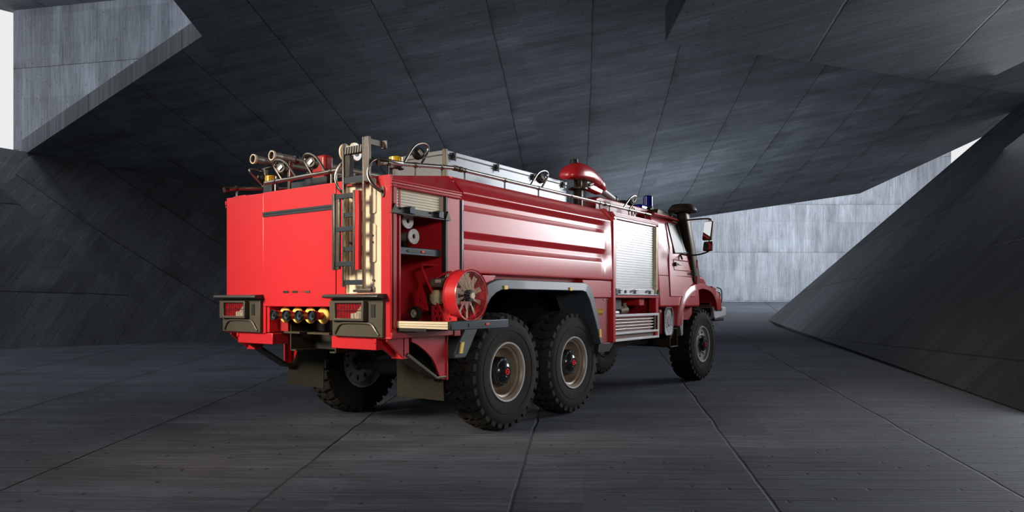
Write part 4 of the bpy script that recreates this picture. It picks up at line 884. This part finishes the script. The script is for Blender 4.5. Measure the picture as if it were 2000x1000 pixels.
for k in range(10):
    a = 2*PI*k/10+.31; q = M(); u = Vector((math.cos(a), 0, math.sin(a))); w = Vector((-math.sin(a), 0, math.cos(a))); pts = []
    for r, hw, tw in ((.05, .014, .55), (.12, .019, .42), (.215, .023, .30)):
        c = Vector((0, -.045, fz))+u*r; dv = w*math.cos(tw)*hw+Vector((0, 1, 0))*math.sin(tw)*hw; pts.append((c-dv, c+dv))
    v = [[q.b.verts.new(p) for p in pr] for pr in pts]; v2 = [[q.b.verts.new(p+Vector((0, .004, 0))) for p in pr] for pr in pts]
    for i in range(2): q.b.faces.new((v[i][0], v[i][1], v[i+1][1], v[i+1][0])); q.b.faces.new((v2[i][0], v2[i+1][0], v2[i+1][1], v2[i][1])); q.b.faces.new((v[i][0], v[i+1][0], v2[i+1][0], v2[i][0])); q.b.faces.new((v[i][1], v2[i][1], v2[i+1][1], v[i+1][1]))
    q.b.faces.new((v[2][0], v[2][1], v2[2][1], v2[2][0])); q.build('fan_blade', 'blade', Fn)
# perforated frame plates on both sides, arched top strap, handle, wheels, engine
def hcirc(x, z, r): return [(x+r*math.cos(2*PI*i/12), z+r*math.sin(2*PI*i/12)) for i in range(12)]
for sx in (-.17, .15):
    hs = [hcirc(y, z, .014) for y, z in ((.02, .025), (.075, .025), (.13, .025), (.185, .025), (.10, .075), (.155, .075), (.21, .075), (.135, .125), (.20, .125))]
    M().plate([(-.06, 0), (-.06, .045), (.02, .06), (.04, .10), (.09, .11), (.10, .152), (.25, .152), (.25, 0)], hs, 'x', sx, sx+.006).build('frame_plate', 'red', Fn)
    hs = [hcirc(.40, .20, .020), hcirc(.39, .255, .010), hcirc(.42, .16, .008), hcirc(.36, .18, .008), hcirc(.375, .225, .008), hcirc(.41, .28, .007), hcirc(.345, .15, .007)]
    M().plate([(.30, .10), (.46, .14), (.46, .20), (.42, .33), (.38, .37), (.30, .15)], hs, 'x', sx, sx+.006).build('rear_plate', 'red', Fn)
q = M()
ar = [(.06+.27*math.sin(math.radians(t))*1.0, .485-.27*(1-math.cos(math.radians(t)))*.62) for t in range(0, 76, 8)]
ar = [(.06, .475), (.12, .472), (.18, .458), (.23, .435), (.27, .405), (.295, .375)]
ar2 = [(a, b_-.028) for a, b_ in ar]; ar2[-1] = (.275, .358); ar2[-2] = (.25, .385)
hs = []
for k in range(11):
    t = .06+.018*k+.006; zz = .461-.95*(t-.06)**2*1.4; hs.append(hcirc(t, zz-.004, .0055))
M().plate(ar+ar2[::-1], hs, 'x', -.10, -.094).build('top_strap', 'red', Fn)
M().tube(smoothpath([(-.165, .06, .0), (-.165, .24, .26), (-.165, .39, .525), (-.12, .405, .545), (.10, .405, .545), (.15, .39, .525), (.15, .24, .26), (.15, .06, .0)], 2), .013, 10).build('push_handle', 'red', Fn)
for sx in (-.21, .17):
    w = M().lathe([(.040, -.022), (.060, -.026), (.070, -.016), (.072, 0), (.070, .016), (.060, .026), (.040, .022)], (sx, .42, .074), (1, 0, 0), 32, closed=True).build('fan_wheel', 'rubber', Fn)
    M().lathe([(0, -.022), (.012, -.024), (.020, -.012), (.034, -.016), (.042, -.020), (.042, .02), (0, .02)], (sx, .42, .074), (1, 0, 0), 28).build('wheel_rim', 'clear', w)
M().cyl((-.21, .42, .074), (.17, .42, .074), .010, n=10).build('wheel_axle', 'steel', Fn)
en = M().box(-.13, .12, .14, .33, .155, .30).build('fan_engine', 'engine', Fn, bevel=.012)
M().box(-.15, .13, .10, .30, .32, .41).build('fuel_tank', 'engine', en, bevel=.02, seg=3)
M().lathe([(0, 0), (.085, 0), (.080, .05), (.05, .07), (0, .07)], (-.02, .33, .21), (0, 1, 0), 28).build('recoil_starter', 'engine', en)
M().lathe([(0, 0), (.075, 0), (.070, .04), (.030, .055), (0, .055)], (-.13, .20, .225), (-1, 0, 0), 28).build('engine_flywheel', 'brass', en)
M().box(-.152, -.148, .15, .22, .365, .395).build('tank_label', 'cream', en)
M().cyl((-.05, .18, .41), (-.05, .18, .43), .028, n=16).cyl((.03, .14, .41), (.03, .14, .435), .012, n=10).build('filler_cap', 'steel', en)
M().tube([(-.12, .26, .37), (-.14, .36, .372)], .004, 6).build('throttle_rod', 'steel', en)

# ------------------------------------------------------------------ loose gear
def coupling(x, z, rz, label):
    o = thing('hose_coupling', label, 'hose coupling', (x, -.88, 1.896), 0, 'hose couplings on the locker shelf')
    zz = z-1.896
    M().plate(circ(.072, 32, 0, zz), [circ(.024, 20, 0, zz)]+[hcirc(.052*math.cos(a), zz+.052*math.sin(a), .006) for a in (.4, 1.97, 3.54, 5.11)], 'y', -.20, -.185).build('coupling_disc', 'white', o)
    M().lathe([(.024, -.19), (.040, -.185), (.045, -.17), (.045, .05), (.035, .08), (0, .08)], (0, 0, zz), (0, 1, 0), 28).build('coupling_body', 'engine', o)
    M().lathe([(0, -.18), (.023, -.18), (.023, -.15)], (0, 0, zz), (0, 1, 0), 20).build('coupling_core', 'dark', o)
    M().box(-.06, .06, -.12, .06, 0, .03).box(-.02, .02, -.08, .04, .02, max(.05, zz-.03)).build('coupling_foot', 'black', o)
    return o
coupling(-1.475, 2.185, 0, 'round white flanged coupling in the open locker, the higher one of two above the shelf')
coupling(-1.395, 2.045, 0, 'round white flanged coupling in the open locker, the lower right one just above the shelf')
# suction pipes lying on the roof at the far left
def pipe(y, z, x0, x1, label):
    o = thing('suction_pipe', label, 'pipe', (x0, y, z), 0, 'suction pipes on the roof')
    M().lathe([(.044, 0), (.044, .10), (.036, .12), (.036, x1-x0), (.030, x1-x0), (.041, .0)], (0, 0, 0), (1, 0, 0), 28, closed=True).build('pipe_tube', 'engine', o)
    M().cyl((.02, 0, 0), (.03, 0, 0), .041, n=24).build('pipe_dark_mouth', 'black', o)  # black disc painted in for the dark inside of the open pipe
    M().lathe([(.042, -.012), (.053, -.012), (.053, .012), (.042, .012)], (0, 0, 0), (1, 0, 0), 32, closed=True).build('pipe_collar', 'cream', o)
    for x in (.30, .75): M().lathe([(.036, -.02), (.046, -.02), (.046, .02), (.036, .02)], (x, 0, 0), (1, 0, 0), 24, closed=True).build('pipe_clamp', 'steel', o)
    return o
pipe(1.00, 2.972, -1.70, -.1, 'metal suction pipe with a pale ring end on the roof, outermost at the left')
pipe(.73, 2.985, -1.66, 1.4, 'metal suction pipe with a pale ring end on the roof, beside the outermost one')
M().tube([(-1.5, 1.12, 2.90), (-1.5, .62, 2.93)], .016, 8).tube([(-.6, 1.12, 2.90), (-.6, .62, 2.93)], .016, 8).box(-1.52, -1.48, 1.05, 1.09, 2.58, 2.90).box(-1.52, -1.48, .62, .66, 2.58, 2.92).box(-.62, -.58, 1.05, 1.09, 2.62, 2.90).box(-.62, -.58, .62, .66, 2.62, 2.92).build('pipe_rack', 'steel', T, bevel=.003)
o = thing('hose_nozzle_case', 'dark red rounded case on the roof behind the second lamp hoop', 'case', (-1.24, .42, 2.865))
M().box(-.07, .07, -.11, .11, -.155, .15).build('case_body', 'redin', o, bevel=.04, seg=4)
M().box(-.10, -.02, -.10, .06, -.165, -.12).build('case_foot', 'redbtn', o, bevel=.01)
